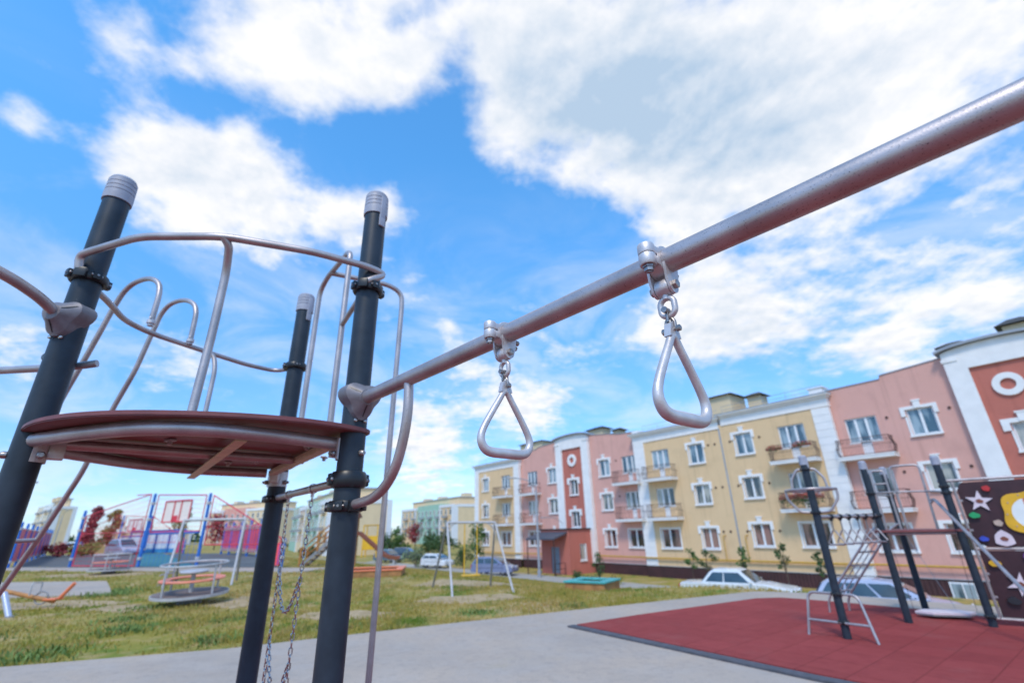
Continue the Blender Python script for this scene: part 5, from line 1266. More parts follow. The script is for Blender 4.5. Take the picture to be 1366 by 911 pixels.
for a_, b_ in ((13.53, 13.94), (14.01, 14.42)): MB().box((a_, -.175, -2.54), (b_, -.163, -1.60)).build('pane', M['pane_top'], bwo)
# porch lamp
pl_ = MB().tube(smooth_path([(-15.2, -.35, 2.0), (-15.2, -1.2, 2.5), (-15.6, -2.4, 2.6)], .3, 4), .03, 6).build('porch_lamp', M['roof_grey'], apt)
MB().cbox((-15.65, -2.5, 2.57), (.2, .45, .10), None, .02).build('lamp_head', M['white_paint'], pl_)
# flower boxes on the rightmost yellow balconies
def local(x, y, z): return P0+SD*x+Vector((.7849, .6197, 0))*y+Vector((0, 0, z))
def leaf_cloud(mb, c, rad, n, size, flat=1.):
    for _ in range(n):
        d = Vector((random.gauss(0, 1), random.gauss(0, 1), random.gauss(0, 1))); d.normalize()
        p = Vector(c)+Vector((d.x*rad[0], d.y*rad[1], d.z*rad[2]))*random.random()**.45
        a = Vector((random.gauss(0, 1), random.gauss(0, 1), random.gauss(0, .7))).normalized(); b = a.cross(Vector((random.gauss(0, 1), random.gauss(0, 1), random.gauss(0, 1)))).normalized(); s_ = size*random.uniform(.6, 1.3)
        mb.add([p-a*s_, p+b*s_*.5, p+a*s_, p-b*s_*.5], [(0, 1, 2, 3)])
def flower_box(x, z, w, label, lush, low=False):
    o = local(x, -PROJ-1.02, z); t = thing('flower_box', label, 'flower box', tuple(o), BR, 'flower boxes on the balconies')
    MB().cbox((0, 0, 0), (w, .20, .17), None, .02).build('trough', M['wood_dark'], t)
    f = MB(); leaf_cloud(f, (0, 0, .14), (w/2, .18, .14), lush, .06); f.build('flowers', M['flower_red'], t)
    f = MB(); leaf_cloud(f, (0, -.03, -.02 if not low else -.2), (w/2, .20, .14 if not low else .45), lush, .08); f.build('foliage', M['leaf_dark'], t)
flower_box(6.85, 6.15, 1.05, 'left one of two red flower boxes on the upper balcony of the yellow wall', 60)
flower_box(8.6, 6.18, 1.15, 'right one of two red flower boxes on the upper balcony of the yellow wall', 60)
flower_box(7.8, 3.0, 2.7, 'long flower box overgrown with red flowers on the middle balcony of the yellow wall', 420, True)

# ------------------------------------------------------------------ buildings further away
def far_block(name, label, corner, ang, segs, depth, zb, zt, end_mat, rows, attic=True, wins=True):
    """corner = front right corner on the ground; the front runs to the left (local -x), the end wall goes back (local +y)"""
    t = thing(name, label, 'building', (corner[0], corner[1], 0), ang); x = 0
    Ltot = sum(s[1] for s in segs)
    for mt, w_, pr, cols in segs:
        y = -pr; x0, x1 = x-w_, x; H = zt+(.6 if pr == 0 else 0)
        m = MB().box((x0, y, zb), (x1, depth*.5, H)); wl = m.build('wall', M[mt], t)
        if pr:
            q = MB()
            for a in (x0, x1-.8): q.box((a, y-.12, zb), (a+.8, y+.2, zt))
            q.box((x0-.1, y-.2, zt-.7), (x1+.1, y+.5, zt+.12)); q.build('trim', M['far_white'], wl)
        nc = cols
        for j in range(rows):
            zc = zb+2.4+3.07*j
            for i in range(nc):
                xc = x0+w_*(i+.5)/nc
                wn_ = MB(); wn_.box((xc-.75, y-.05, zc-.12), (xc+.75, y+.05, zc+1.6)); wo = wn_.build('window', M['far_white'], t)
                MB().box((xc-.6, y-.08, zc), (xc+.6, y-.04, zc+1.5)).build('pane', M['pane_mid'], wo)
                if i % 2 == 1 and j > 0: MB().box((xc-1.3, y-.9, zc-1.0), (xc+1.3, y-.06, zc-.35)).build('balcony', M['roof_grey'], t)
        x = x0
    e = MB(); e.box((-.02, -.0, zb), (.12, depth, zt-.6)); ew = e.build('end_wall', M[end_mat], t)
    q = MB(); q.box((.0, -segs[0][2]-.14, zb), (.20, 1.3, zt)); q.box((.0, depth-1.0, zb), (.2, depth, zt)); q.box((0, 1.3, zt-.7), (.24, depth-1.0, zt+.12)); q.build('trim', M['far_white'], ew)
    MB().box((-Ltot, depth*.5, zb), (0, depth, zt)).build('rear_wall', M[end_mat], t)
    if attic:
        MB().box((-Ltot+2, 3, zt), (-2.5, depth-1.5, zt+2.2)).build('attic', M['cream_wall'], t)
        rr = MB(); rr.box((-Ltot+1.7, 2.7, zt+2.2), (-2.2, depth-1.2, zt+2.45)); ro_ = rr.build('roof', M['roof_grey'], t)
        for x_ in (-5, -Ltot*.55, -Ltot+6): MB().box((x_-1.2, depth*.4, zt+2.4), (x_+1.2, depth*.6, zt+3.6)).build('chimney', M['cream_wall'], ro_)
    return t
def pol(az, D): a = R(az); return (D*math.sin(a), D*math.cos(a))
far_block('apartment_building', 'cream and green apartment building whose cream end wall shows behind the right tower post', pol(-20.6, 98), R(-58), [('cream_wall', 9, .4, 3), ('green_wall', 16, 0, 5), ('cream_wall', 9, .4, 3), ('green_wall', 14, 0, 4)], 11.5, -2.3, 7.6, 'cream_wall', 3)
far_block('apartment_building', 'far yellow and green apartment building left of the long pink one', pol(-7.2, 150), R(-55), [('yellow_wall', 9, .4, 3), ('green_wall', 18, 0, 6), ('yellow_wall', 13, .4, 4)], 14, -2.3, 9.0, 'cream_wall', 3)
far_block('apartment_building', 'distant pale yellow apartment block at the far left behind the court', pol(-43.3, 200), R(-38), [('cream_wall', 14, .4, 4), ('cream_wall', 14, 0, 4)], 5, -1, 11.2, 'cream_wall', 4)
far_block('apartment_building', 'distant beige housing block above the right corner of the ball court', pol(-26.8, 190), R(-30), [('cream_wall', 12, .4, 4), ('pink_wall', 14, 0, 4), ('cream_wall', 10, .4, 3)], 14, -1, 10.5, 'cream_wall', 3)
far_block('apartment_building', 'low distant cream building row behind the middle of the court', pol(-36.0, 210), R(-30), [('cream_wall', 34, .3, 9)], 12, -1, 4.2, 'cream_wall', 2, False)

# ------------------------------------------------------------------ cars
def car(label, loc, heading, paint, kind='sedan', L_=4.6, H=1.45, W=1.72):
    """body lofted from a side profile; x forward"""
    t = thing('parked_car', label, 'car', loc, heading, 'cars parked along the lane')
    h = L_/2
    if kind == 'sedan': # boxy three-box car
        low = [(-h, .42), (-h, .78), (-h+.08, .88), (-h+1.05, .92), (.55*h-.05, .93), (h-.75, .86), (h-.12, .78), (h, .66), (h, .38)]
        roof = [(-h+1.0, .91), (-h+1.42, 1.36), (-h+1.62, H-.01), (.12, H), (.34, H-.05), (.98, .92)]
    elif kind == 'estate':
        low = [(-h, .40), (-h-.02, .75), (-h+.05, .95), (-.3, .95), (.42*h, .94), (h-.5, .80), (h-.1, .66), (h, .52), (h, .36)]
        roof = [(-h+.05, .94), (-h+.35, 1.36), (-h+.60, H-.02), (-.4, H), (.25, H-.06), (1.25, .93)]
    else: # hatch
        low = [(-h, .40), (-h, .80), (-h+.06, .95), (-.2, .96), (.4*h, .95), (h-.5, .80), (h-.1, .66), (h, .50), (h, .36)]
        roof = [(-h+.06, .95), (-h+.45, 1.40), (-h+.70, H-.02), (-.1, H), (.3, H-.08), (1.2, .93)]
    def loft(prof, w0, w1, z0, z1, bottom=None):
        m = MB(); rings = []
        pts = prof + ([(prof[-1][0], bottom), (prof[0][0], bottom)] if bottom is not None else [])
        ys = (-1, -.94, -.6, 0, .6, .94, 1)
        for yv in ys:
            row = []
            for x, z in pts:
                k = (z-z0)/(z1-z0) if z1 > z0 else 0; w_ = w0+(w1-w0)*min(1, max(0, k))
                ins = .05 if abs(yv) == 1 else 0
                xx = x*(1-.02*abs(yv)**4); zc = z-(.03*abs(yv)**4 if z > z0 else 0)
                row.append((xx*(1-ins*.3), yv*w_/2, zc-(ins*.25 if z > z0+.1 else -ins*.2)))
            rings.append(row)
        n = len(pts)
        m.add([v for r_ in rings for v in r_], [(i*n+j, i*n+(j+1) % n, (i+1)*n+(j+1) % n, (i+1)*n+j) for i in range(len(ys)-1) for j in range(n)]+[list(range(n))[::-1], [(len(ys)-1)*n+j for j in range(n)]])
        return m
    loft(low, W, W, .3, 1, .26).build('body', M[paint], t, 32)
    cab = loft(roof, W-.06, W-.42, .9, H).build('cabin', M[paint], t, 32)
    # glass: side windows and screens slightly proud of the cabin
    def ysurf(z): k = min(1, max(0, (z-.9)/(H-.9))); return (W-.06+(W-.42-W+.06)*k)/2
    zt = H-.13; zb = .97
    def xat(side_, z):
        pr = roof[:3] if side_ < 0 else roof[-2:]
        for (a, b), (c, d) in zip(pr, pr[1:]):
            lo_, hi_ = min(b, d), max(b, d)
            if lo_ <= z <= hi_: return a+(c-a)*(z-b)/(d-b) if d != b else a
        return pr[-1][0] if side_ < 0 else pr[0][0]
    xr0, xr1 = xat(-1, zb)+.16, xat(-1, zt)+.16; xf0, xf1 = xat(1, zb)-.16, xat(1, min(zt, roof[-2][1]))-.12
    cuts = [0, .42, .98] if kind != 'estate' else [0, .28, .62, .98]
    for sg in (-1, 1):
        for a, b in zip(cuts, cuts[1:]):
            p = MB(); q = []
            for u_, z in ((a+.015, zb), (b-.015, zb), (b-.015, zt), (a+.015, zt)):
                x = (xr0+(xf0-xr0)*u_) if z == zb else (xr1+(xf1-xr1)*u_); q.append(Vector((x, sg*(ysurf(z)+.004), z-.02)))
            o_ = Vector((0, sg*.008, .002)); p.add(q+[v+o_ for v in q], [(0, 1, 2, 3), (4, 5, 6, 7), (0, 1, 5, 4), (1, 2, 6, 5), (2, 3, 7, 6), (3, 0, 4, 7)]); p.build('side_window', M['carglass'], t)
    for nm, (p0, p1), sg in (('windscreen', (roof[-1], roof[-2]), 1), ('rear_window', (roof[0], roof[1]), -1)):
        a = Vector((p0[0], 0, p0[1])); b = Vector((p1[0], 0, p1[1])); d = b-a; nrm = Vector((d.z, 0, -d.x)).normalized()*(.012)
        if nrm.x*sg < 0: nrm = -nrm
        A, B = a+d*.10, a+d*.92; wa, wb = ysurf(A.z)-.09, ysurf(B.z)-.09; p = MB(); q = [Vector((A.x, -wa, A.z)), Vector((A.x, wa, A.z)), Vector((B.x, wb, B.z)), Vector((B.x, -wb, B.z))]
        p.add([v+nrm*.3 for v in q]+[v+nrm for v in q], [(0, 1, 2, 3), (4, 5, 6, 7), (0, 1, 5, 4), (1, 2, 6, 5), (2, 3, 7, 6), (3, 0, 4, 7)]); p.build(nm, M['carglass'], t)
    for x in (-h+.85, h-.85):
        for sg in (-1, 1):
            w_ = MB().lathe([(.20, -.09), (.29, -.10), (.31, -.06), (.31, .06), (.29, .10), (.20, .09)], (x, sg*(W/2-.10), .31), 22, axis=(0, 1, 0), caps=False).build('wheel', M['tyre'], t, 40)
            MB().lathe([(.0, .07), (.19, .08), (.205, .06), (.205, -.05), (.0, -.05)], (x, sg*(W/2-.10), .31), 18, axis=(0, sg, 0), caps=False).build('rim', M['chrome'], w_, 40)
    for sg in (-1, 1):
        MB().cbox((h-.03, sg*(W/2-.32), .66), (.08, .36, .15), None, .03).build('headlight', M['lamp_glass'], t)
        MB().cbox((-h+.02, sg*(W/2-.14), .74), (.06, .22, .26 if kind != 'sedan' else .14), None, .02).build('tail_light', M['tail'], t)
        MB().cbox((.78, sg*(W/2+.06), .98), (.10, .16, .12), None, .03).build('mirror', M[paint], t)
    MB().cbox((h+.0, 0, .42), (.10, W-.1, .16), None, .03).build('bumper', M['chrome' if kind == 'sedan' else paint], t); MB().cbox((-h, 0, .42), (.10, W-.1, .16), None, .03).build('bumper', M['chrome' if kind == 'sedan' else paint], t)
    for sg in (-1, 1):
        for x in ((-.95, .02, 1.0) if kind == 'sedan' else (-1.0, .05, 1.1)): MB().cbox((x, sg*(W/2-.002), .62), (.012, .012, .56)).build('door_seam', M['dark_trim'], t)
        for x in (-.75, .25): MB().cbox((x, sg*(W/2+.012), .80), (.16, .03, .03), None, .008).build('door_handle', M['dark_trim' if kind == 'sedan' else paint], t)
    for sg in (-1, 1): MB().cbox((.0, sg*(W/2+.004), .60), (L_*.62, .012, .03)).build('trim_strip', M['dark_trim'], t)
    return t
def put_car(label, az, D, head, *a, **k):
    x, y = pol(az, D); car(label, (x, y, gz(x, y)+.10), R(90-head), *a, **k)
put_car('white old boxy sedan half hidden behind the grass bank', 22.7, 25.3, 128, 'car_white', 'sedan', 4.75, 1.47)
put_car('silver blue estate car parked behind the climbing frame', 34.9, 24.6, 130, 'car_silver', 'estate', 4.75, 1.52)
put_car('blue grey hatchback parked by the far end of the pink building', -2.6, 46.5, 112, 'car_blue', 'hatch', 4.0, 1.50)
put_car('white compact car at the lane left of the swing', -8.9, 58, 125, 'car_white', 'hatch', 3.7, 1.38)
put_car('dark green car among parked cars by the bushes', -14.2, 72, 120, 'car_teal', 'hatch', 4.2, 1.6)
put_car('dark blue car beside the dark green one by the bushes', -12.3, 74, 100, 'car_dark', 'estate', 4.4, 1.7)
x, y = pol(-41.3, 95); car('white car parked far behind the left end of the court', (x, y, gz(x, y)), R(20), 'car_white', 'sedan')
x, y = pol(-38.0, 70); car('small silver van-like car behind the court fence by the hoarding', (x, y, gz(x, y)), R(-30), 'car_silver', 'estate', 4.4, 1.7)

# ------------------------------------------------------------------ lamp posts
def lamp_post(label, az, D, H, arm, adir, zb=None):
    x, y = pol(az, D); z = gz(x, y) if zb is None else zb
    t = thing('street_lamp', label, 'street lamp', (x, y, z), 0, 'street lamps'); d = Vector((math.cos(R(adir)), math.sin(R(adir)), 0))
    MB().lathe([(.16, 0), (.16, .5), (.11, .55), (.075, H*.9), (.06, H*.92)], (0, 0, 0), 12).build('pole', M['roof_grey'], t, 40)
    MB().tube(smooth_path([(0, 0, H*.90), (0, 0, H*.96), d*arm*.4+Vector((0, 0, H+.2)), d*arm+Vector((0, 0, H+.35))], arm*.3, 6), .045, 8).build('arm', M['roof_grey'], t, 50)
    MB().cbox(d*(arm+.3)+Vector((0, 0, H+.36)), (.75, .30, .13), Matrix.Rotation(R(adir), 3, 'Z'), .04).build('lamp_head', M['white_paint'], t, 40)
lamp_post('tall grey lamp post standing before the pink wall left of the entrance porch', 2.35, 43.5, 7.7, 2.0, 195)
lamp_post('tallest pale curved lamp post beyond the left side of the court', -45.3, 70, 6.9, 2.2, -38, -.2)
lamp_post('middle pale curved lamp post beyond the left side of the court', -43.6, 105, 6.6, 2.2, -38, -.2)
lamp_post('furthest pale curved lamp post beyond the left side of the court', -42.7, 140, 7.2, 2.4, -38, -.2)

# ------------------------------------------------------------------ trees and shrubs
def blob_tree(name, label, cat, loc, H, trunk, clumps, m, n, size, group=None, r=.05):
    t = thing(name, label, cat, loc, 0, group)
    tr = MB(); top = Vector((random.uniform(-.1, .1), random.uniform(-.1, .1), H*.85))
    tr.tube([(0, 0, -.2), (random.uniform(-.03, .03), 0, trunk), top], [r*1.2, r, r*.3], 8)
    c = MB()
    for cx, cy, cz, cr in clumps:
        tr.tube([(0, 0, trunk*.9), ((cx)*.5, cy*.5, (trunk+cz)/2), (cx, cy, cz)], [r*.6, r*.4, r*.15], 6)
        leaf_cloud(c, (cx, cy, cz), (cr, cr, cr*.8), n, size)
    tr.build('trunk', M['bark'], t, 50); c.build('crown', M[m], t)
    return t
def rclumps(n, R_, z0, z1, cr):
    out = []
    for k in range(n):
        a = random.uniform(0, 2*PI); f = (k+.5)/n; rr = R_*random.uniform(.3, 1)*math.sin(PI*min(.95, .15+f*.8)); out.append((rr*math.cos(a), rr*math.sin(a), z0+(z1-z0)*f, cr*random.uniform(.7, 1.2)))
    return out
def at(az, D): x, y = pol(az, D); return (x, y, gz(x, y))
SAP = [(18.6, 35.5, 2.3, 'leaf_green', 'thin young tree with a loose yellow green top, left of the white sedan', .45), (20.1, 35.2, 2.25, 'leaf_dark', 'bushy dark green young tree just left above the white sedan roof', .62), (23.5, 33.8, 2.45, 'leaf_green', 'young tree standing directly behind the roof of the white sedan', .55), (27.3, 32.2, 2.7, 'leaf_dark', 'leaning leafy sapling right of the white sedan', .5), (30.2, 31.2, 2.3, 'leaf_dark', 'thin dark sapling behind the tail of the silver estate car', .4)]
for az_, D, H, m_, lab, cr in SAP:
    blob_tree('young_tree', lab, 'tree', at(az_, D), H, H*.5, rclumps(7, cr, H*.55, H*1.0, cr*.45), m_, 48, .075, 'saplings along the long building', .025)
blob_tree('shrub', 'tall thin dark shrub against the pink wall right of the entrance porch', 'shrub', at(8.9, 39), 2.1, .3, rclumps(7, .4, .5, 2.0, .32), 'leaf_dark', 50, .08, None, .03)
blob_tree('shrub', 'round dark green shrub at the corner of the entrance porch', 'shrub', at(6.5, 38.8), .9, .2, rclumps(5, .35, .25, .75, .35), 'leaf_dark', 70, .07, None, .03)
blob_tree('shrub', 'low yellow green shrub bed right of the entrance porch', 'shrub', at(8.1, 38.5), .8, .15, [(-.9, .2, .35, .45), (-.3, 0, .4, .45), (.3, .1, .35, .45)], 'leaf_green', 90, .07, None, .03)
blob_tree('shrub', 'low reddish shrub by the plinth behind the turquoise sandbox', 'shrub', at(10.6, 37.6), .8, .15, [(-.3, .1, .35, .4), (.4, 0, .38, .4), (0, -.2, .3, .4)], 'leaf_autumn', 80, .07, None, .03)
blob_tree('young_tree', 'slim leafy tree between the swing and the left end of the pink building', 'tree', at(-4.6, 52), 4.3, 1.5, rclumps(9, .8, 1.6, 4.2, .75), 'leaf_green', 110, .13, None, .05)
blob_tree('shrub', 'green bush left below the slim tree beyond the swing', 'shrub', at(-6.1, 56), 2.2, .4, rclumps(6, .8, .5, 2.0, .7), 'leaf_dark', 100, .12, None, .04)
blob_tree('shrub', 'silvery green round bush beside the white compact car', 'shrub', at(-11.3, 60), 2.1, .3, rclumps(7, 1.3, .5, 1.8, .8), 'leaf_silver', 130, .13, None, .05)
blob_tree('tree', 'dark red leaved tree before the far green building', 'tree', at(-11.4, 95), 5.2, 2, rclumps(7, 1.2, 2.2, 5.0, 1.0), 'leaf_red', 110, .2, None, .08)
for i, (a, D, lab) in enumerate(((-8.4, 88, 'right of two dark bushes before the far green building'), (-9.9, 92, 'middle dark bush in the hedge before the far green building'), (-14.8, 96, 'left dark bush before the far yellow wall, by the tower post'), (-12.8, 100, 'yellowish bush before the far yellow wall'))):
    blob_tree('shrub', lab, 'shrub', at(a, D), 3.2, .5, rclumps(8, 2.2, .8, 3.0, 1.2), 'leaf_dark' if i < 3 else 'leaf_green', 110, .22, 'bushes before the far buildings', .07)
blob_tree('tree', 'slender red autumn tree beyond the ball court', 'tree', at(-40.5, 78), 5.3, 1.2, rclumps(8, .7, 1.5, 5.2, .65), 'leaf_red', 120, .2, 'autumn trees beyond the court', .07)
blob_tree('tree', 'slender yellow green autumn tree beyond the ball court', 'tree', at(-39.2, 80), 5.0, 1.0, rclumps(8, .7, 1.2, 4.9, .65), 'leaf_autumn', 120, .2, 'autumn trees beyond the court', .07)
blob_tree('tree', 'red autumn tree just right of the far backboard', 'tree', at(-31.0, 85), 4.6, 1.2, rclumps(8, 1.3, 1.3, 4.5, 1.0), 'leaf_red', 120, .2, 'autumn trees beyond the court', .07)
blob_tree('tree', 'bare looking brownish tree behind the pale blue hoarding', 'tree', at(-34.2, 88), 6.0, 1.6, rclumps(8, 1.5, 2.0, 5.8, 1.0), 'leaf_autumn', 60, .2, 'autumn trees beyond the court', .07)
for a, D, lab, m_ in ((-43.5, 74, 'red hedge bush behind the left court fence', 'leaf_red'), (-42.2, 72, 'broad red bush behind the left court corner', 'leaf_red'), (-40.0, 70, 'golden bush below the slender red tree', 'leaf_autumn'), (-28.6, 90, 'golden bush behind the right end of the court', 'leaf_autumn'), (-22.2, 70, 'dark green bush behind the stair slide', 'leaf_dark'), (-29.6, 82, 'small red bush right of the hoarding', 'leaf_red')):
    blob_tree('shrub', lab, 'shrub', at(a, D), 1.4, .3, rclumps(7, 1.8, .4, 1.1, .6), m_, 60, .2, 'autumn bushes beyond the court', .06)
# distant wood line on the horizon
wl_ = MB()
for k in range(420):
    a = -60+k*.30+random.uniform(-.2, .2); D = random.uniform(330, 420); x, y = pol(a, D); h = random.uniform(4, 9)
    leaf_cloud(wl_, (x, y, h*.45-2), (random.uniform(4, 8), 4, h*.55), 16, 1.6)
o = wl_.build('distant_woods', M['leaf_dark']); tag(o, 'distant dark line of woods on the horizon', 'woods', None, 'stuff')

# ------------------------------------------------------------------ grass blades on the lawn
def grass():
    rng = random.Random(3); vs = []; fs = []
    path_box = PATH
    skip = [PATH, PAD, LANE, SLAB, COURT, CPATH]
    sands = SANDS
    def ok(x, y): return not any(inside((x, y), p) for p in skip)
    n = 0; tries = 0
    while n < 42000 and tries < 600000:
        tries += 1
        D = 8.5+38*rng.random()**1.7; a = R(rng.uniform(-46, 33)); x, y = D*math.sin(a), D*math.cos(a)
        if not ok(x, y) or (gz(x, y) < -.04 and x > 3.2): continue
        if any(inside((x, y), p) for p in sands) and rng.random() < .85: continue
        dens = noise.noise(Vector((x*.55, y*.55, 3.1)))*.6+noise.noise(Vector((x*2.1, y*2.1, 9)))*.4
        if dens < rng.uniform(-.45, .25): continue
        h = (.022+.040*rng.random())*(1+max(0, dens)*1.6)*(1+D*.012); w_ = .006+.0007*D; al = rng.uniform(0, PI); lean = rng.uniform(0, .6)*h; la = rng.uniform(0, 2*PI)
        z = gz(x, y); dx, dy = math.cos(al)*w_, math.sin(al)*w_; k = len(vs)
        vs += [(x-dx, y-dy, z-.01), (x+dx, y+dy, z-.01), (x+math.cos(la)*lean*.4+dx*.7, y+math.sin(la)*lean*.4+dy*.7, z+h*.6), (x+math.cos(la)*lean, y+math.sin(la)*lean, z+h)]
        fs += [(k, k+1, k+2), (k, k+2, k+3)]; n += 1
    def weeds():
        vs, fs = [], []
        for cx, cy, r_, hh in [(-13.1, 16.7, 0.9, 0.34), (-12.6, 16.0, 0.5, 0.25), (-7.4, 10.05, 0.55, 0.22), (-5.1, 8.95, 0.4, 0.18), (-7.3, 8.1, 0.7, 0.2), (-9.8, 9.6, 0.6, 0.14), (-3.2, 9.9, 0.5, 0.14), (-8.4, 11.4, 0.6, 0.15), (-0.9, 11.0, 0.45, 0.12), (-9.2, 13.0, 0.5, 0.16), (-6.0, 11.0, 0.4, 0.12), (1.2, 11.6, 0.4, 0.12)]:
            for _ in range(int(520*r_)):
                x, y = cx+rng.gauss(0, r_*.5), cy+rng.gauss(0, r_*.5)
                if not ok(x, y): continue
                h = hh*.55*rng.uniform(.3, 1.); w_ = .02; al = rng.uniform(0, PI); la = rng.uniform(0, 2*PI); lean = h*.7; z = gz(x, y); dx, dy = math.cos(al)*w_, math.sin(al)*w_; k = len(vs)
                vs += [(x-dx*.4, y-dy*.4, z), (x+dx*.4, y+dy*.4, z), (x+math.cos(la)*lean*.5+dx, y+math.sin(la)*lean*.5+dy, z+h*.6), (x+math.cos(la)*lean, y+math.sin(la)*lean, z+h)]
                fs += [(k, k+1, k+2), (k, k+2, k+3)]
        me = bpy.data.meshes.new('weeds'); me.from_pydata(vs, [], fs); me.materials.append(M['weed'])
        o = bpy.data.objects.new('weeds', me); COL.objects.link(o); tag(o, 'green weed tufts in the dry lawn', 'weeds', None, 'stuff')
    weeds()
    me = bpy.data.meshes.new('grass'); me.from_pydata(vs, [], fs); me.materials.append(M['blades'])
    o = bpy.data.objects.new('grass', me); COL.objects.link(o); tag(o, 'patchy half dry lawn grass', 'grass', None, 'stuff')
grass()

# ------------------------------------------------------------------ camera
cam = bpy.data.cameras.new('camera'); co = bpy.data.objects.new('camera', cam); COL.objects.link(co); sc.camera = co
pt, rl_ = R(21.9419), R(1.5265)
X, U_, FW = Vector((1, 0, 0)), Vector((0, -math.sin(pt), math.cos(pt))), Vector((0, math.cos(pt), math.sin(pt)))
right = X*math.cos(rl_)-U_*math.sin(rl_); up = X*math.sin(rl_)+U_*math.cos(rl_)
mw = Matrix((right, up, -FW)).transposed().to_4x4(); mw.translation = Vector((0, 0, 1.6)); co.matrix_world = mw
cam.sensor_width = 36; cam.lens = 620/1366*36; cam.clip_start = .02; cam.clip_end = 3000
cam.dof.use_dof = True; cam.dof.focus_distance = 1.12; cam.dof.aperture_fstop = 2.5; cam.dof.aperture_blades = 9

# ------------------------------------------------------------------ light and sky
SUN_EL, SUN_AZ = 52, 194       # heading of the sun, clockwise from +Y
sd_ = Vector((math.sin(R(SUN_AZ))*math.cos(R(SUN_EL)), math.cos(R(SUN_AZ))*math.cos(R(SUN_EL)), math.sin(R(SUN_EL))))
s_ = bpy.data.lights.new('sun', 'SUN'); s_.energy = 1.5; s_.angle = R(11); s_.color = (1, .90, .76)
so_ = bpy.data.objects.new('sun', s_); COL.objects.link(so_); so_.rotation_euler = sd_.to_track_quat('Z', 'Y').to_euler(); so_.location = (0, 0, 50)

w = bpy.data.worlds.new('World'); sc.world = w; w.use_nodes = True
nt = w.node_tree; N, L = nt.nodes, nt.links; N.clear()
out = N.new('ShaderNodeOutputWorld'); bg = N.new('ShaderNodeBackground'); bg.inputs['Strength'].default_value = .15; L.new(bg.outputs[0], out.inputs[0])
sky = N.new('ShaderNodeTexSky'); sky.sky_type = 'NISHITA'; sky.sun_disc = False; sky.sun_elevation = R(SUN_EL); sky.sun_rotation = R(SUN_AZ); sky.air_density = 1.0; sky.dust_density = .3; sky.ozone_density = 1.5
tc = N.new('ShaderNodeTexCoord'); DIR = tc.outputs['Generated']
def math_(op, a, b=None, c=None):
    n = N.new('ShaderNodeMath'); n.operation = op
    for i, v in enumerate((a, b, c)):
        if v is None: continue
        if isinstance(v, (int, float)): n.inputs[i].default_value = v
        else: L.new(v, n.inputs[i])
    return n.outputs[0]
def vmath(op, a, b=None):
    n = N.new('ShaderNodeVectorMath'); n.operation = op
    for i, v in enumerate((a, b)):
        if v is None: continue
        if isinstance(v, (tuple, list, Vector)): n.inputs[i].default_value = tuple(v)
        else: L.new(v, n.inputs[i])
    return n
def smooth(v, lo, hi, a=0., b=1.):
    n = N.new('ShaderNodeMapRange'); n.interpolation_type = 'SMOOTHSTEP'; n.inputs['From Min'].default_value = lo; n.inputs['From Max'].default_value = hi; n.inputs['To Min'].default_value = a; n.inputs['To Max'].default_value = b
    L.new(v, n.inputs['Value']); return n.outputs['Result']
sep = N.new('ShaderNodeSeparateXYZ'); L.new(DIR, sep.inputs[0])
zc = math_('MAXIMUM', sep.outputs['Z'], .0)
den = math_('ADD', zc, .22)
px_, py_ = math_('DIVIDE', sep.outputs['X'], den), math_('DIVIDE', sep.outputs['Y'], den)
cmb = N.new('ShaderNodeCombineXYZ'); L.new(px_, cmb.inputs[0]); L.new(py_, cmb.inputs[1]); CP = cmb.outputs[0]   # cloud deck coordinates
def nz(vec, scale, det, rough, off=(0, 0, 0), dist=0.):
    mp = N.new('ShaderNodeMapping'); mp.inputs['Location'].default_value = off; L.new(vec, mp.inputs['Vector'])
    n = N.new('ShaderNodeTexNoise'); n.inputs['Scale'].default_value = scale; n.inputs['Detail'].default_value = det; n.inputs['Roughness'].default_value = rough; n.inputs['Distortion'].default_value = dist
    L.new(mp.outputs['Vector'], n.inputs['Vector']); return n.outputs['Fac']
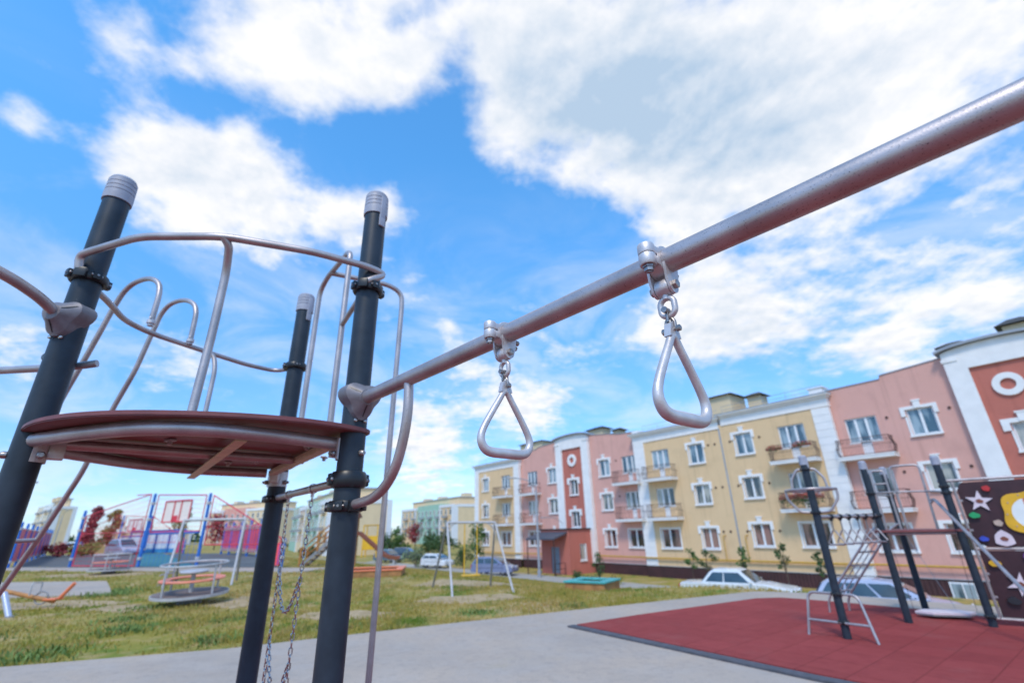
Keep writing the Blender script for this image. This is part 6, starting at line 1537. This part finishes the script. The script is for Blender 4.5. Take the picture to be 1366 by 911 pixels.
# cloud banks: (x, y, z direction, radius, weight)
BANKS = [(-0.581, 0.477, 0.659, 0.112, 0.55), (-0.452, 0.518, 0.726, 0.213, 0.95), (-0.293, 0.568, 0.769, 0.235, 0.95), (-0.183, 0.605, 0.775, 0.169, 0.6), (-0.659, 0.425, 0.621, 0.064, 0.45), (-0.683, 0.489, 0.543, 0.064, 0.4), (-0.561, 0.615, 0.555, 0.144, 0.9), (-0.498, 0.653, 0.57, 0.21, 0.95), (-0.395, 0.72, 0.57, 0.206, 0.8), (-0.254, 0.77, 0.586, 0.178, 0.75), (-0.613, 0.574, 0.544, 0.068, 0.4), (-0.452, 0.613, 0.648, 0.067, 0.3), (-0.018, 0.599, 0.8, 0.262, 0.9), (-0.052, 0.694, 0.718, 0.16, 0.6), (0.203, 0.628, 0.751, 0.336, 1.1), (0.422, 0.586, 0.692, 0.325, 1.1), (0.576, 0.524, 0.627, 0.251, 0.85), (0.321, 0.71, 0.627, 0.253, 0.7), (0.671, 0.443, 0.595, 0.155, 0.6), (0.54, 0.627, 0.561, 0.203, 0.6), (0.091, 0.562, 0.822, 0.158, 0.3), (0.364, 0.734, 0.574, 0.114, 0.4), (0.415, 0.815, 0.404, 0.175, 1.0), (0.371, 0.85, 0.373, 0.179, 0.5), (0.275, 0.879, 0.389, 0.162, 0.6), (0.52, 0.79, 0.326, 0.134, 0.5), (0.602, 0.713, 0.361, 0.186, 0.58), (0.711, 0.554, 0.433, 0.17, 0.55), (0.688, 0.664, 0.293, 0.143, 0.58), (0.732, 0.61, 0.302, 0.118, 0.5), (0.506, 0.727, 0.464, 0.152, 0.3), (0.64, 0.725, 0.254, 0.132, 0.4), (0.086, 0.866, 0.493, 0.127, 0.5), (0.025, 0.952, 0.306, 0.187, 0.62), (-0.162, 0.887, 0.432, 0.143, 0.6), (-0.104, 0.967, 0.231, 0.201, 0.62), (-0.196, 0.968, 0.155, 0.152, 0.55), (0.086, 0.974, 0.211, 0.136, 0.6), (-0.707, 0.632, 0.318, 0.113, 0.5), (-0.725, 0.649, 0.229, 0.113, 0.5), (-0.582, 0.756, 0.301, 0.153, 0.35), (-0.614, 0.754, 0.233, 0.148, 0.35), (-0.658, 0.745, 0.11, 0.139, 0.3), (-0.194, 0.976, 0.097, 0.178, 0.3), (-0.1, 0.662, 0.743, 0.118, -0.8), (-0.168, 0.688, 0.706, 0.126, -0.6), (-0.092, 0.586, 0.805, 0.076, -0.4), (-0.146, 0.545, 0.826, 0.046, -0.3), (-0.044, 0.785, 0.618, 0.155, -0.6), (0.126, 0.83, 0.543, 0.141, -0.5), (-0.116, 0.737, 0.666, 0.088, -0.4), (0.453, 0.751, 0.481, 0.095, -0.35), (-0.56, 0.534, 0.633, 0.075, -0.6), (-0.456, 0.59, 0.667, 0.099, -0.75), (-0.378, 0.651, 0.658, 0.086, -0.7), (-0.294, 0.683, 0.669, 0.106, -0.75), (-0.515, 0.546, 0.661, 0.058, -0.3), (-0.69, 0.562, 0.457, 0.103, -0.6), (-0.283, 0.695, 0.661, 0.08, -0.5), (-0.092, 0.804, 0.588, 0.092, -0.5), (-0.095, 0.847, 0.524, 0.111, -0.4), (0.187, 0.815, 0.549, 0.093, -0.3), (-0.185, 0.545, 0.818, 0.046, -0.4), (-0.106, 0.651, 0.751, 0.04, -0.2), (0.217, 0.83, 0.513, 0.092, -0.5)]
GREY = [(0.203, 0.628, 0.751, 0.322, 0.55), (0.369, 0.617, 0.695, 0.289, 0.45), (0.036, 0.667, 0.744, 0.203, 0.35), (0.297, 0.56, 0.773, 0.262, 0.3), (0.395, 0.864, 0.313, 0.147, 0.4), (0.557, 0.782, 0.278, 0.126, 0.35), (0.705, 0.533, 0.468, 0.118, 0.15), (-0.487, 0.616, 0.619, 0.101, 0.12), (0.456, 0.816, 0.355, 0.106, 0.25), (-0.367, 0.712, 0.598, 0.12, 0.15)]
BANKS += [(0, -1, .45, 1.35, .55), (.9, -.4, .4, .9, .35), (-.9, -.5, .5, .8, .3), (0, -.4, .95, .7, .35)]  # unseen clouds added behind the camera to make the ambient light neutral
def banks(lst):
    acc = None
    for x, y, z, r, wt in lst:
        dist = vmath('DISTANCE', DIR, (x, y, z)).outputs['Value']
        v = smooth(dist, 0., r*1.1, wt, 0.)
        acc = v if acc is None else math_('ADD', acc, v)
    return acc
big = nz(CP, 1.5, 3, .5, (4.2, 1.3, 0)); puff = nz(CP, 3.4, 9, .56, (.7, 2.1, 0), .15); fine = nz(CP, 11, 6, .6, (3, 5, 0), .2)
small = nz(CP, 7.5, 5, .6, (8, 1, 0))
cover = banks(BANKS)
d = math_('ADD', cover, math_('MULTIPLY', math_('SUBTRACT', big, .5), .9))
d = math_('ADD', d, math_('MULTIPLY', math_('SUBTRACT', puff, .5), 2.0))
d = math_('ADD', d, math_('MULTIPLY', math_('SUBTRACT', fine, .5), 1.15))
d = math_('ADD', d, math_('MULTIPLY', math_('SUBTRACT', small, .5), 1.1))
alpha = smooth(d, .34, 1.22)
veil = math_('MULTIPLY', smooth(nz(CP, 2.2, 6, .6, (1.7, 6.2, 0), .6), .40, .66), math_('MULTIPLY', smooth(sep.outputs['Z'], .42, .70, 1., .0), .36))
alpha = math_('MAXIMUM', alpha, veil)
# the same deck sampled a little towards the sun gives lit edges and shaded cores
CP2 = vmath('ADD', CP, (sd_.x*.10, sd_.y*.10+.03, 0)).outputs[0]
puff2 = nz(CP2, 3.4, 9, .56, (.7, 2.1, 0), .15)
shade = math_('ADD', math_('MULTIPLY', math_('SUBTRACT', puff2, puff), 2.9), math_('MULTIPLY', smooth(d, .8, 2.2), .34))
lump = nz(CP, 2.3, 7, .6, (5.1, 3.3, 0), .3)
grey = math_('MULTIPLY', math_('MINIMUM', banks(GREY), 1.), smooth(lump, .30, .66, .22, 1.0))
shade = math_('ADD', shade, math_('ADD', grey, math_('MULTIPLY', math_('SUBTRACT', fine, .5), .55)))
shade = math_('MAXIMUM', math_('MINIMUM', shade, 1.), 0.)
cc = N.new('ShaderNodeMix'); cc.data_type = 'RGBA'; cc.inputs[6].default_value = (4.45, 4.45, 4.55, 1); cc.inputs[7].default_value = (2.1, 2.75, 3.55, 1); L.new(shade, cc.inputs['Factor'])
# blue of the clear sky
tint = N.new('ShaderNodeMix'); tint.data_type = 'RGBA'; tint.blend_type = 'MULTIPLY'; tint.inputs['Factor'].default_value = 1; L.new(sky.outputs[0], tint.inputs[6])
tcol = N.new('ShaderNodeMix'); tcol.data_type = 'RGBA'; tcol.inputs[6].default_value = (.46, .62, .90, 1); tcol.inputs[7].default_value = (.55, 1.22, 1.55, 1)
L.new(smooth(sep.outputs['Z'], .0, .7), tcol.inputs['Factor']); L.new(tcol.outputs[2], tint.inputs[7])
mx = N.new('ShaderNodeMix'); mx.data_type = 'RGBA'; L.new(alpha, mx.inputs['Factor']); L.new(tint.outputs[2], mx.inputs[6]); L.new(cc.outputs[2], mx.inputs[7])
L.new(mx.outputs[2], bg.inputs['Color'])

sc.view_settings.view_transform = 'Standard'; sc.view_settings.look = 'None'; sc.view_settings.exposure = .62; sc.view_settings.gamma = 1; sc.view_settings.use_curve_mapping = False
sc.render.engine = 'CYCLES'; sc.cycles.max_bounces = 6; sc.cycles.use_denoising = True
sc.cycles.sample_clamp_indirect = 6
